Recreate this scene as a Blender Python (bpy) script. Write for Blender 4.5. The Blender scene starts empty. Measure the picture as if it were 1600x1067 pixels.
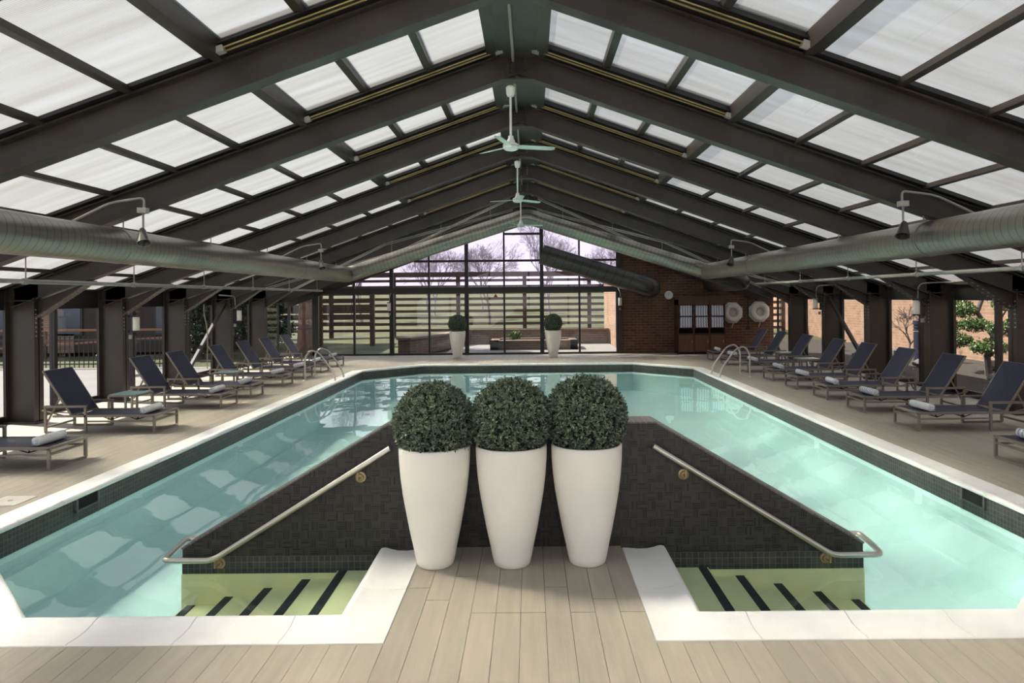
import bpy, math, random
from mathutils import Vector, Matrix
random.seed(7)
PI = math.pi
scene = bpy.context.scene
COL = scene.collection

# ------------------------------------------------------------------ camera
CAMX, CAMH = 0.08, 2.10
cd = bpy.data.cameras.new('camera'); cam = bpy.data.objects.new('camera', cd); COL.objects.link(cam)
cd.sensor_width = 36.0; cd.lens = 24.0
cd.shift_x = -0.0175; cd.shift_y = -0.0430
cd.clip_start = 0.05; cd.clip_end = 500
cam.matrix_world = Matrix.Translation((CAMX, 0, CAMH)) @ Matrix.Rotation(PI/2, 4, 'X') @ Matrix.Rotation(-0.009, 4, 'Z')
scene.camera = cam

# ------------------------------------------------------------------ sky, sun, exposure
world = bpy.data.worlds.new('world'); scene.world = world; world.use_nodes = True
wn = world.node_tree.nodes; wl = world.node_tree.links
bg = wn['Background']
tc = wn.new('ShaderNodeTexCoord'); sp = wn.new('ShaderNodeSeparateXYZ'); rp = wn.new('ShaderNodeValToRGB')
wl.new(tc.outputs['Generated'], sp.inputs[0]); wl.new(sp.outputs['Z'], rp.inputs[0]); wl.new(rp.outputs[0], bg.inputs[0])
rp.color_ramp.elements[0].position = 0.0; rp.color_ramp.elements[0].color = (1.0, 0.98, 0.98, 1)
rp.color_ramp.elements[1].position = 0.9; rp.color_ramp.elements[1].color = (0.68, 0.78, 0.95, 1)
bg.inputs[1].default_value = 1.12
SUN_EL = math.radians(45); SUN_AZ = math.radians(18)      # from the left, slightly from beyond
sd = bpy.data.lights.new('sun', 'SUN'); so = bpy.data.objects.new('sun', sd); COL.objects.link(so)
sd.energy = 9.5; sd.angle = math.radians(0.6); sd.color = (1.0, 0.94, 0.84)
sdir = Vector((math.cos(SUN_EL)*math.cos(SUN_AZ), -math.cos(SUN_EL)*math.sin(SUN_AZ), -math.sin(SUN_EL)))
so.rotation_euler = sdir.to_track_quat('-Z', 'Y').to_euler(); so.location = (-30, 10, 35)
vs = scene.view_settings
vs.view_transform = 'Standard'; vs.look = 'None'; vs.gamma = 1.0; vs.use_curve_mapping = False
vs.exposure = 0.5
scene.cycles.sample_clamp_indirect = 0.0; scene.cycles.diffuse_bounces = 6

# ------------------------------------------------------------------ helpers
class MB:
    def __init__(s): s.v = []; s.f = []; s.uv = {}
    def add(s, vs, fs):
        o = len(s.v); s.v += [tuple(p) for p in vs]; s.f += [tuple(i+o for i in f) for f in fs]; return s
    def box(s, x0, x1, y0, y1, z0, z1):
        return s.add([(x0,y0,z0),(x1,y0,z0),(x1,y1,z0),(x0,y1,z0),(x0,y0,z1),(x1,y0,z1),(x1,y1,z1),(x0,y1,z1)],
                     [(3,2,1,0),(4,5,6,7),(0,1,5,4),(1,2,6,5),(2,3,7,6),(3,0,4,7)])
    def bar(s, p, q, w, h=None, up=(0,0,1)):
        h = h or w; p = Vector(p); q = Vector(q); d = (q-p).normalized(); up = Vector(up)
        if abs(d.dot(up)) > .98: up = Vector((0,1,0))
        a = d.cross(up).normalized(); b = a.cross(d).normalized(); vs = []
        for c in (p, q):
            for i, j in ((-1,-1),(1,-1),(1,1),(-1,1)): vs.append(c + a*i*w/2 + b*j*h/2)
        return s.add(vs, [(3,2,1,0),(4,5,6,7),(0,1,5,4),(1,2,6,5),(2,3,7,6),(3,0,4,7)])
    def tube(s, pts, r, n=8, cap=True):
        pts = [Vector(p) for p in pts]; m = len(pts)
        rr = r if isinstance(r, (list, tuple)) else [r]*m
        t0 = (pts[1]-pts[0]).normalized(); ref = Vector((0,0,1)) if abs(t0.z) < .9 else Vector((0,1,0))
        a = t0.cross(ref).normalized(); vs = []; fs = []
        for i, p in enumerate(pts):
            if i == 0: t = t0
            elif i == m-1: t = (pts[i]-pts[i-1]).normalized()
            else: t = ((pts[i]-pts[i-1]).normalized() + (pts[i+1]-pts[i]).normalized()).normalized()
            a = (a - t*a.dot(t)).normalized(); b = t.cross(a)
            for k in range(n):
                g = 2*PI*k/n; vs.append(p + (a*math.cos(g) + b*math.sin(g))*rr[i])
        for i in range(m-1):
            for k in range(n): fs.append((i*n+k, i*n+(k+1)%n, (i+1)*n+(k+1)%n, (i+1)*n+k))
        if cap: fs.append(tuple(range(n-1,-1,-1))); fs.append(tuple((m-1)*n+k for k in range(n)))
        return s.add(vs, fs)
    def lathe(s, prof, n=24, c=(0,0,0), cap=False):
        vs = []; fs = []
        for r, z in prof:
            for k in range(n): g = 2*PI*k/n; vs.append((c[0]+r*math.cos(g), c[1]+r*math.sin(g), c[2]+z))
        for i in range(len(prof)-1):
            for k in range(n): fs.append((i*n+k, i*n+(k+1)%n, (i+1)*n+(k+1)%n, (i+1)*n+k))
        if cap:
            fs.append(tuple(range(n-1,-1,-1))); fs.append(tuple((len(prof)-1)*n+k for k in range(n)))
        return s.add(vs, fs)
    def prism(s, poly, e):            # planar polygon extruded by vector e
        e = Vector(e); n = len(poly); vs = [Vector(p) for p in poly] + [Vector(p)+e for p in poly]
        fs = [tuple(range(n-1,-1,-1)), tuple(range(n, 2*n))] + [(i,(i+1)%n,n+(i+1)%n,n+i) for i in range(n)]
        return s.add(vs, fs)
    def quad_uv(s, pts, uv):
        s.add(pts, [tuple(range(len(pts)))]); s.uv[len(s.f)-1] = uv; return s
    def mesh(s, name, m, smooth=False):
        me = bpy.data.meshes.new(name); me.from_pydata(s.v, [], s.f)
        if s.uv:
            L = me.uv_layers.new(name='UVMap')
            for p in me.polygons:
                if p.index in s.uv:
                    for li, c in zip(p.loop_indices, s.uv[p.index]): L.data[li].uv = c
        if m: me.materials.append(m)
        if smooth:
            me.polygons.foreach_set('use_smooth', [True]*len(me.polygons))
        me.update(); return me
    def build(s, name, m, parent=None, smooth=False, loc=None):
        o = bpy.data.objects.new(name, s.mesh(name, m, smooth)); COL.objects.link(o)
        if parent is not None: o.parent = parent
        if loc is not None: o.location = loc
        if smooth: autosmooth(o)
        return o
def autosmooth(o):
    me = o.data
    try: me.set_sharp_from_angle(angle=math.radians(40))
    except Exception: pass
def inst(name, me, parent=None, loc=(0,0,0), rot=(0,0,0), scale=None):
    o = bpy.data.objects.new(name, me); COL.objects.link(o); o.location = loc; o.rotation_euler = rot
    if scale: o.scale = scale
    if parent is not None: o.parent = parent
    return o
def tag(o, label=None, cat=None, group=None, kind=None):
    if label: o['label'] = label
    if cat: o['category'] = cat
    if group: o['group'] = group
    if kind: o['kind'] = kind
    return o
def empty(name, loc=(0,0,0), rz=0):
    o = bpy.data.objects.new(name, None); COL.objects.link(o); o.location = loc; o.rotation_euler = (0,0,rz); o.empty_display_size = .1
    return o
def copy_tree(o, parent=None):
    c = o.copy(); COL.objects.link(c); c.parent = parent
    for ch in list(o.children): copy_tree(ch, c)
    return c
def clip(poly, a, b, c):              # keep a*x+b*z+c >= 0 on (x,z) polygon
    out = []
    for i in range(len(poly)):
        p, q = poly[i], poly[(i+1) % len(poly)]
        dp, dq = a*p[0]+b*p[1]+c, a*q[0]+b*q[1]+c
        if dp >= 0: out.append(p)
        if dp*dq < 0:
            t = dp/(dp-dq); out.append((p[0]+(q[0]-p[0])*t, p[1]+(q[1]-p[1])*t))
    return out
def arc(c, r, a0, a1, n, ax=(1,0,0), ay=(0,0,1)):
    c = Vector(c); ax = Vector(ax); ay = Vector(ay)
    return [c + ax*r*math.cos(a0+(a1-a0)*i/n) + ay*r*math.sin(a0+(a1-a0)*i/n) for i in range(n+1)]
def fillet(pts, r, n=5):              # round the corners of a polyline
    pts = [Vector(p) for p in pts]; out = [pts[0]]
    for i in range(1, len(pts)-1):
        a, b, c = pts[i-1], pts[i], pts[i+1]
        rr = min(r, (a-b).length*.45, (c-b).length*.45)
        p = b + (a-b).normalized()*rr; q = b + (c-b).normalized()*rr
        for k in range(n+1):
            t = k/n; out.append(p*(1-t)**2 + b*2*t*(1-t) + q*t*t)
    out.append(pts[-1]); return out

# ------------------------------------------------------------------ materials
def new_mat(name):
    m = bpy.data.materials.new(name); m.use_nodes = True; return m, m.node_tree.nodes, m.node_tree.links
def mat(name, col, rough=.5, metal=0, var=.12, scale=6, stretch=(1,1,1), bump=0, rnd=0, spec=.5, bscale=None, coat=0):
    m, n, l = new_mat(name); b = n['Principled BSDF']
    b.inputs['Roughness'].default_value = rough; b.inputs['Metallic'].default_value = metal
    b.inputs['Specular IOR Level'].default_value = spec; b.inputs['Coat Weight'].default_value = coat
    t = n.new('ShaderNodeTexCoord'); mp = n.new('ShaderNodeMapping'); mp.inputs['Scale'].default_value = stretch
    l.new(t.outputs['Object'], mp.inputs[0])
    nz = n.new('ShaderNodeTexNoise'); nz.inputs['Scale'].default_value = scale; nz.inputs['Detail'].default_value = 5
    l.new(mp.outputs[0], nz.inputs[0])
    mr = n.new('ShaderNodeMapRange'); mr.inputs['From Min'].default_value = .25; mr.inputs['From Max'].default_value = .75
    mr.inputs['To Min'].default_value = 1-var; mr.inputs['To Max'].default_value = 1+var; l.new(nz.outputs[0], mr.inputs[0])
    val = mr.outputs[0]
    if rnd:
        oi = n.new('ShaderNodeObjectInfo'); r2 = n.new('ShaderNodeMapRange')
        r2.inputs['To Min'].default_value = 1-rnd; r2.inputs['To Max'].default_value = 1+rnd; l.new(oi.outputs['Random'], r2.inputs[0])
        mu = n.new('ShaderNodeMath'); mu.operation = 'MULTIPLY'; l.new(val, mu.inputs[0]); l.new(r2.outputs[0], mu.inputs[1]); val = mu.outputs[0]
    vm = n.new('ShaderNodeVectorMath'); vm.operation = 'SCALE'; vm.inputs[0].default_value = col; l.new(val, vm.inputs['Scale'])
    l.new(vm.outputs[0], b.inputs['Base Color'])
    if bump:
        n2 = n.new('ShaderNodeTexNoise'); n2.inputs['Scale'].default_value = bscale or scale*4; l.new(mp.outputs[0], n2.inputs[0])
        bp = n.new('ShaderNodeBump'); bp.inputs['Strength'].default_value = bump; bp.inputs['Distance'].default_value = .01
        l.new(n2.outputs[0], bp.inputs['Height']); l.new(bp.outputs[0], b.inputs['Normal'])
    return m
def stripe_mat(name, ca, cb, axis, freq, duty=.5, rough=.8):
    m, n, l = new_mat(name); b = n['Principled BSDF']; b.inputs['Roughness'].default_value = rough
    t = n.new('ShaderNodeTexCoord'); s = n.new('ShaderNodeSeparateXYZ'); l.new(t.outputs['Object'], s.inputs[0])
    a = n.new('ShaderNodeMath'); a.operation = 'MULTIPLY'; a.inputs[1].default_value = freq; l.new(s.outputs[axis], a.inputs[0])
    f = n.new('ShaderNodeMath'); f.operation = 'FRACT'; l.new(a.outputs[0], f.inputs[0])
    g = n.new('ShaderNodeMath'); g.operation = 'GREATER_THAN'; g.inputs[1].default_value = duty; l.new(f.outputs[0], g.inputs[0])
    mx = n.new('ShaderNodeMix'); mx.data_type = 'RGBA'; l.new(g.outputs[0], mx.inputs['Factor'])
    mx.inputs['A'].default_value = (*ca, 1); mx.inputs['B'].default_value = (*cb, 1); l.new(mx.outputs['Result'], b.inputs['Base Color'])
    return m
def brick_mat(name, c1, c2, mortar, bw, bh, msize, coord='Object', swz=None, rough=.85, bump=.4, offs=.5):
    m, n, l = new_mat(name); b = n['Principled BSDF']; b.inputs['Roughness'].default_value = rough
    t = n.new('ShaderNodeTexCoord'); src = t.outputs[coord]
    if swz:
        s = n.new('ShaderNodeSeparateXYZ'); c = n.new('ShaderNodeCombineXYZ'); l.new(src, s.inputs[0])
        l.new(s.outputs[swz[0]], c.inputs[0]); l.new(s.outputs[swz[1]], c.inputs[1]); src = c.outputs[0]
    k = n.new('ShaderNodeTexBrick'); l.new(src, k.inputs[0]); k.offset = offs
    k.inputs['Color1'].default_value = (*c1,1); k.inputs['Color2'].default_value = (*c2,1); k.inputs['Mortar'].default_value = (*mortar,1)
    k.inputs['Scale'].default_value = 1; k.inputs['Brick Width'].default_value = bw; k.inputs['Row Height'].default_value = bh
    k.inputs['Mortar Size'].default_value = msize; k.inputs['Bias'].default_value = 0
    nz = n.new('ShaderNodeTexNoise'); nz.inputs['Scale'].default_value = 3; nz.inputs['Detail'].default_value = 6; l.new(t.outputs['Object'], nz.inputs[0])
    mr = n.new('ShaderNodeMapRange'); mr.inputs['To Min'].default_value = .65; mr.inputs['To Max'].default_value = 1.35; l.new(nz.outputs[0], mr.inputs[0])
    vm = n.new('ShaderNodeVectorMath'); vm.operation = 'SCALE'; l.new(k.outputs['Color'], vm.inputs[0]); l.new(mr.outputs[0], vm.inputs['Scale'])
    l.new(vm.outputs[0], b.inputs['Base Color'])
    bp = n.new('ShaderNodeBump'); bp.inputs['Strength'].default_value = bump; bp.inputs['Distance'].default_value = .01; bp.invert = True
    l.new(k.outputs['Fac'], bp.inputs['Height']); l.new(bp.outputs[0], b.inputs['Normal'])
    return m
def mosaic_mat(name, cell):           # parquet mosaic: little slips laid in alternating directions
    m, n, l = new_mat(name); b = n['Principled BSDF']; b.inputs['Roughness'].default_value = .45
    t = n.new('ShaderNodeTexCoord'); s = n.new('ShaderNodeSeparateXYZ'); l.new(t.outputs['Object'], s.inputs[0])
    def mth(op, a, v=None):
        k = n.new('ShaderNodeMath'); k.operation = op
        if hasattr(a, 'links') or not isinstance(a, (int, float)): l.new(a, k.inputs[0])
        else: k.inputs[0].default_value = a
        if v is not None:
            if isinstance(v, (int, float)): k.inputs[1].default_value = v
            else: l.new(v, k.inputs[1])
        return k.outputs[0]
    gx = mth('MULTIPLY', s.outputs['X'], 1/cell); gz = mth('MULTIPLY', s.outputs['Z'], 1/cell)
    par = mth('MODULO', mth('ABSOLUTE', mth('ADD', mth('FLOOR', gx), mth('FLOOR', gz))), 2.0)
    def slip(u, v):
        a = mth('FRACT', mth('MULTIPLY', u, 4.0)); e1 = mth('LESS_THAN', a, .14)
        e2 = mth('LESS_THAN', mth('FRACT', v), .045); return mth('MAXIMUM', e1, e2)
    mx = n.new('ShaderNodeMix'); l.new(par, mx.inputs['Factor']); l.new(slip(gx, gz), mx.inputs['A']); l.new(slip(gz, gx), mx.inputs['B'])
    wn_ = n.new('ShaderNodeTexWhiteNoise'); wn_.noise_dimensions = '2D'; cb = n.new('ShaderNodeCombineXYZ')
    mf = n.new('ShaderNodeMix'); l.new(par, mf.inputs['Factor'])
    l.new(mth('FLOOR', mth('MULTIPLY', gx, 4.0)), mf.inputs['A']); l.new(mth('ADD', mth('FLOOR', mth('MULTIPLY', gz, 4.0)), 91.0), mf.inputs['B'])
    l.new(mf.outputs['Result'], cb.inputs[0])
    l.new(mth('ADD', mth('FLOOR', gx), mth('MULTIPLY', mth('FLOOR', gz), 57.0)), cb.inputs[1]); l.new(cb.outputs[0], wn_.inputs['Vector'])
    rp_ = n.new('ShaderNodeValToRGB'); l.new(wn_.outputs['Value'], rp_.inputs[0])
    rp_.color_ramp.elements[0].color = (.008,.007,.0065,1); rp_.color_ramp.elements[1].color = (.042,.037,.032,1)
    m2 = n.new('ShaderNodeMix'); m2.data_type = 'RGBA'; l.new(mx.outputs['Result'], m2.inputs['Factor'])
    l.new(rp_.outputs[0], m2.inputs['A']); m2.inputs['B'].default_value = (.05,.045,.04,1); l.new(m2.outputs['Result'], b.inputs['Base Color'])
    bp = n.new('ShaderNodeBump'); bp.inputs['Strength'].default_value = .5; bp.inputs['Distance'].default_value = .006; bp.invert = True
    l.new(mx.outputs['Result'], bp.inputs['Height']); l.new(bp.outputs[0], b.inputs['Normal'])
    return m
def glass_mat(name, tint, refl=1.45, rough=0.0):
    m, n, l = new_mat(name); n.remove(n['Principled BSDF']); out = n['Material Output']
    tr = n.new('ShaderNodeBsdfTransparent'); tr.inputs[0].default_value = (*tint, 1)
    gl = n.new('ShaderNodeBsdfGlossy'); gl.inputs['Roughness'].default_value = rough
    fr = n.new('ShaderNodeFresnel'); geo = n.new('ShaderNodeNewGeometry'); im = n.new('ShaderNodeMapRange')   # same reflectance from both faces of a thin pane
    im.inputs['To Min'].default_value = refl; im.inputs['To Max'].default_value = 1/refl; l.new(geo.outputs['Backfacing'], im.inputs[0]); l.new(im.outputs[0], fr.inputs['IOR'])
    mx = n.new('ShaderNodeMixShader'); l.new(fr.outputs[0], mx.inputs[0]); l.new(tr.outputs[0], mx.inputs[1]); l.new(gl.outputs[0], mx.inputs[2])
    l.new(mx.outputs[0], out.inputs['Surface']); return m, n, l, gl, fr
def water_mat():
    m, n, l, gl, fr = glass_mat('pool_water', (.85, .98, .965), 1.333)
    t = n.new('ShaderNodeTexCoord'); mp = n.new('ShaderNodeMapping'); mp.inputs['Scale'].default_value = (1.0, .55, 1)
    nz = n.new('ShaderNodeTexNoise'); nz.inputs['Scale'].default_value = 1.3; nz.inputs['Detail'].default_value = 2.0
    l.new(t.outputs['Object'], mp.inputs[0]); l.new(mp.outputs[0], nz.inputs[0])
    bp = n.new('ShaderNodeBump'); bp.inputs['Strength'].default_value = .30; bp.inputs['Distance'].default_value = .02
    l.new(nz.outputs[0], bp.inputs['Height']); l.new(bp.outputs[0], gl.inputs['Normal']); l.new(bp.outputs[0], fr.inputs['Normal'])
    return m
PANEL_FWD = .80
def panel_mat():
    m, n, l = new_mat('polycarbonate'); n.remove(n['Principled BSDF']); out = n['Material Output']
    t = n.new('ShaderNodeTexCoord'); mp = n.new('ShaderNodeMapping'); mp.inputs['Scale'].default_value = (.5, 5, .5)
    l.new(t.outputs['Object'], mp.inputs[0]); oi = n.new('ShaderNodeObjectInfo')
    nz = n.new('ShaderNodeTexNoise'); nz.noise_dimensions = '4D'; nz.inputs['Scale'].default_value = 1.2; nz.inputs['Detail'].default_value = 5
    ml = n.new('ShaderNodeMath'); ml.operation = 'MULTIPLY'; ml.inputs[1].default_value = 30; l.new(oi.outputs['Random'], ml.inputs[0]); l.new(ml.outputs[0], nz.inputs['W'])
    l.new(mp.outputs[0], nz.inputs['Vector'])
    rp_ = n.new('ShaderNodeValToRGB'); l.new(nz.outputs[0], rp_.inputs[0])
    rp_.color_ramp.elements[0].position = .3; rp_.color_ramp.elements[0].color = (.46,.44,.395,1)
    rp_.color_ramp.elements[1].position = .7; rp_.color_ramp.elements[1].color = (.59,.59,.57,1)
    s = n.new('ShaderNodeSeparateXYZ'); l.new(t.outputs['Object'], s.inputs[0])
    a = n.new('ShaderNodeMath'); a.operation = 'MULTIPLY'; a.inputs[1].default_value = 50; l.new(s.outputs['Y'], a.inputs[0])
    f = n.new('ShaderNodeMath'); f.operation = 'FRACT'; l.new(a.outputs[0], f.inputs[0])
    g = n.new('ShaderNodeMath'); g.operation = 'GREATER_THAN'; g.inputs[1].default_value = .75; l.new(f.outputs[0], g.inputs[0])
    mr = n.new('ShaderNodeMapRange'); mr.inputs['To Min'].default_value = 1.08; mr.inputs['To Max'].default_value = .70; l.new(g.outputs[0], mr.inputs[0])
    vm = n.new('ShaderNodeVectorMath'); vm.operation = 'SCALE'; l.new(rp_.outputs[0], vm.inputs[0]); l.new(mr.outputs[0], vm.inputs['Scale'])
    tl = n.new('ShaderNodeBsdfTranslucent'); l.new(vm.outputs[0], tl.inputs[0])
    rf = n.new('ShaderNodeBsdfRefraction'); rf.inputs['Roughness'].default_value = .52; rf.inputs['IOR'].default_value = 1.13; l.new(vm.outputs[0], rf.inputs[0])   # ribbed sheet scatters forward
    df = n.new('ShaderNodeBsdfDiffuse'); df.inputs[0].default_value = (.25,.25,.25,1)
    a1 = n.new('ShaderNodeMixShader'); a1.inputs[0].default_value = PANEL_FWD; l.new(tl.outputs[0], a1.inputs[1]); l.new(rf.outputs[0], a1.inputs[2])
    a2 = n.new('ShaderNodeMixShader'); a2.inputs[0].default_value = .3; l.new(a1.outputs[0], a2.inputs[1]); l.new(df.outputs[0], a2.inputs[2])
    l.new(a2.outputs[0], out.inputs['Surface']); return m
def duct_mat(name, col, step, rough=.42, metal=.75):
    m, n, l = new_mat(name); b = n['Principled BSDF']; b.inputs['Roughness'].default_value = rough; b.inputs['Metallic'].default_value = metal
    t = n.new('ShaderNodeTexCoord'); s = n.new('ShaderNodeSeparateXYZ'); l.new(t.outputs['Object'], s.inputs[0])
    a = n.new('ShaderNodeMath'); a.operation = 'MULTIPLY_ADD'; a.inputs[1].default_value = 1/step; l.new(s.outputs['Y'], a.inputs[0])
    a2 = n.new('ShaderNodeMath'); a2.operation = 'ARCTAN2'; l.new(s.outputs['X'], a2.inputs[0]); l.new(s.outputs['Z'], a2.inputs[1])
    a3 = n.new('ShaderNodeMath'); a3.operation = 'MULTIPLY'; a3.inputs[1].default_value = 1/(2*PI); l.new(a2.outputs[0], a3.inputs[0]); l.new(a3.outputs[0], a.inputs[2])
    f = n.new('ShaderNodeMath'); f.operation = 'FRACT'; l.new(a.outputs[0], f.inputs[0])
    g = n.new('ShaderNodeMath'); g.operation = 'LESS_THAN'; g.inputs[1].default_value = .1; l.new(f.outputs[0], g.inputs[0])
    nz = n.new('ShaderNodeTexNoise'); nz.inputs['Scale'].default_value = 5; l.new(t.outputs['Object'], nz.inputs[0])
    mr = n.new('ShaderNodeMapRange'); mr.inputs['To Min'].default_value = .85; mr.inputs['To Max'].default_value = 1.15; l.new(nz.outputs[0], mr.inputs[0])
    vm = n.new('ShaderNodeVectorMath'); vm.operation = 'SCALE'; vm.inputs[0].default_value = col; l.new(mr.outputs[0], vm.inputs['Scale'])
    mx = n.new('ShaderNodeMix'); mx.data_type = 'RGBA'; l.new(g.outputs[0], mx.inputs['Factor']); l.new(vm.outputs[0], mx.inputs['A'])
    mx.inputs['B'].default_value = (col[0]*.55, col[1]*.55, col[2]*.55, 1); l.new(mx.outputs['Result'], b.inputs['Base Color'])
    bp = n.new('ShaderNodeBump'); bp.inputs['Strength'].default_value = .6; bp.inputs['Distance'].default_value = .006
    l.new(g.outputs[0], bp.inputs['Height']); l.new(bp.outputs[0], b.inputs['Normal']); return m
def leaf_mat(name, ca, cb):
    m, n, l = new_mat(name); b = n['Principled BSDF']; b.inputs['Roughness'].default_value = .42
    g = n.new('ShaderNodeNewGeometry'); rp_ = n.new('ShaderNodeValToRGB'); l.new(g.outputs['Random Per Island'], rp_.inputs[0])
    rp_.color_ramp.elements[0].color = (*ca,1); rp_.color_ramp.elements[1].color = (*cb,1); l.new(rp_.outputs[0], b.inputs['Base Color']); return m

M = {}
M['steel'] = mat('dark_painted_steel', (.040,.032,.027), .42, 0, .18, 2.0, rnd=.06)
M['black'] = mat('black_frame_paint', (.016,.015,.015), .4, 0, .2, 3)
M['brass'] = mat('brass_track', (.42,.33,.13), .4, .5, .15, 4)
M['greymetal'] = mat('grey_conduit', (.33,.32,.29), .5, .2, .12, 5)
M['greybox'] = mat('grey_motor_box', (.42,.40,.36), .6, 0, .15, 8)
M['deck'] = mat('composite_deck_board', (.42,.375,.30), .62, 0, .10, 3.0, (6,.5,1), .12, rnd=.055, bscale=14)
M['deckgap'] = mat('dark_gap_under_boards', (.03,.026,.022), .9)
M['coping'] = mat('white_cast_coping', (.92,.91,.88), .6, 0, .05, 3, bump=.15, bscale=60, rnd=.02)
M['plaster'] = mat('aqua_pool_plaster', (.72,.885,.88), .8, 0, .03, .8)
M['step'] = mat('cream_step_plaster', (.97,.86,.50), .8, 0, .08, 2)
M['nosing'] = mat('worn_black_step_strip', (.022,.024,.03), .7, 0, .5, 8)
M['band'] = brick_mat('dark_waterline_tile', (.032,.030,.028), (.065,.06,.055), (.13,.12,.11), .05, .05, .003, 'UV', rough=.4, offs=0)
M['mosaic'] = mosaic_mat('dark_parquet_mosaic', .075)
M['captile'] = brick_mat('mosaic_cap_tile', (.11,.09,.085), (.17,.145,.135), (.22,.2,.19), .05, .05, .004, 'Object', ('X','Y'), .5, .3, 0)
M['white'] = mat('white_glazed_fibreglass', (.90,.865,.79), .38, 0, .025, 2.5, bump=.10, bscale=3.0)
M['soil'] = mat('dark_planter_soil', (.02,.017,.012), .95, 0, .3, 20)
M['leaf'] = leaf_mat('boxwood_leaf', (.014,.034,.019), (.24,.30,.185))  # dark and light ends paint shaded gaps and glints among the leaves
M['darkpine'] = leaf_mat('dark_evergreen_needle', (.006,.012,.006), (.035,.055,.028))
M['leafcore'] = mat('boxwood_shade_core', (.008,.016,.008), .9, 0, .4, 30)  # near-black green, paints the shade between the leaves
M['chrome'] = mat('brushed_stainless', (.62,.59,.53), .28, 1.0, .05, 4, (1,1,12))
M['rosette'] = mat('aged_brass_rosette', (.40,.30,.17), .4, .7, .3, 20)
M['water'] = water_mat()
M['glass'] = glass_mat('window_glass', (.95,.955,.96), 1.38)[0]
M['clear'] = glass_mat('clear_glass', (.97,.97,.97), 1.45)[0]
M['lavglass'] = glass_mat('violet_tinted_glass', (.84,.81,.90), 1.5)[0]
M['panel'] = panel_mat(); M['panelskin'] = glass_mat('clear_panel_skin', (.95,.95,.95), 1.3)[0]
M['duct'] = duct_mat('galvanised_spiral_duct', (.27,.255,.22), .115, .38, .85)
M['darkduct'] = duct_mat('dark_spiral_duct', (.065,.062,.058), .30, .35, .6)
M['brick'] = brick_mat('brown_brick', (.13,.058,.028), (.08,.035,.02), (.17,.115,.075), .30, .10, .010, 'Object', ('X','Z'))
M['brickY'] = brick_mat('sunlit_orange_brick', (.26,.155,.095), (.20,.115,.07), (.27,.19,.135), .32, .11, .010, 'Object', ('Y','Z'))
M['brickX'] = brick_mat('garden_brick', (.15,.095,.07), (.11,.07,.05), (.17,.14,.12), .30, .10, .010, 'Object', ('X','Z'))
M['wood'] = mat('cabinet_walnut', (.085,.036,.018), .45, 0, .3, 4, (8,8,.6))
M['woodlight'] = mat('cabinet_door_wood', (.13,.055,.025), .45, 0, .25, 4, (8,8,.6))
M['cubby'] = mat('black_recess_fill', (.008,.008,.008), .9)  # near-black fill for skimmer, duct mouth and cubby back
M['towelstack'] = stripe_mat('striped_towel', (.80,.80,.82), (.24,.26,.42), 0, 11, .58)
M['towelring'] = stripe_mat('rolled_towel_ringed', (.84,.84,.85), (.36,.40,.55), 1, 15, .62)
M['towelplain'] = mat('rolled_towel_white', (.82,.82,.84), .9, 0, .06, 12, bump=.3)
M['towelblue'] = mat('towel_blue_stripe', (.30,.34,.50), .9, 0, .06, 12, bump=.3)
M['chair'] = mat('taupe_aluminium', (.27,.245,.205), .42, .3, .06, 6)
M['sling'] = mat('navy_sling_mesh', (.018,.021,.052), .55, 0, .15, 60, bump=.2, bscale=300)
M['rubber'] = mat('black_spring', (.012,.012,.012), .6)
M['tabletop'] = mat('teal_frosted_glass', (.42,.62,.58), .25, 0, .04, 5)
M['fan'] = mat('white_fan_enamel', (.80,.82,.80), .35, 0, .03, 4)
M['blade'] = mat('pale_aqua_fan_blade', (.62,.74,.71), .4, 0, .03, 4)
M['opal'] = mat('opal_lamp_glass', (.80,.78,.70), .3, 0, .03, 5)
M['ring'] = mat('white_life_ring', (.74,.72,.66), .5, 0, .06, 6)
M['board'] = mat('white_ring_board', (.62,.60,.54), .6, 0, .08, 6)
M['clockface'] = mat('clock_face', (.70,.72,.70), .4, 0, .02, 5)
M['grass'] = mat('winter_lawn', (.058,.062,.022), .95, 0, .6, .8, bump=.5, bscale=20)
M['paving'] = mat('pale_terrace_paving', (.20,.19,.175), .85, 0, .1, .8, bump=.1)
M['gravel'] = mat('grey_gravel', (.042,.034,.027), .95, 0, .6, 14, bump=.8, bscale=40)
M['fence'] = mat('weathered_fence_wood', (.075,.043,.029), .8, 0, .25, 3, (.6,4,4))
M['bark'] = mat('grey_bark', (.10,.09,.092), .9, 0, .3, 6)
M['twig'] = mat('hazed_grey_twigs', (.26,.235,.25), .9, 0, .2, 3)  # bark tone lightened to paint the haze on the far trees
M['redbark'] = mat('brown_bark', (.14,.075,.048), .95, 0, .45, 9, (1,1,.3), bump=.7)
M['iron'] = mat('black_iron', (.012,.012,.013), .5)
M['bldg'] = mat('dark_stucco', (.035,.025,.022), .9, 0, .15, 1.2)
M['bwin'] = mat('blue_dark_pane', (.05,.06,.09), .15, 0, .2, 1)
M['orange'] = mat('orange_wood_rail', (.22,.085,.04), .6, 0, .1, 3)
M['pine'] = leaf_mat('juniper_needle', (.022,.05,.014), (.16,.24,.07))
M['rock'] = mat('grey_stone', (.12,.11,.10), .9, 0, .25, 5, bump=.5)
M['tealdoor'] = mat('navy_post_cover', (.02,.022,.04), .4)

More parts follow.
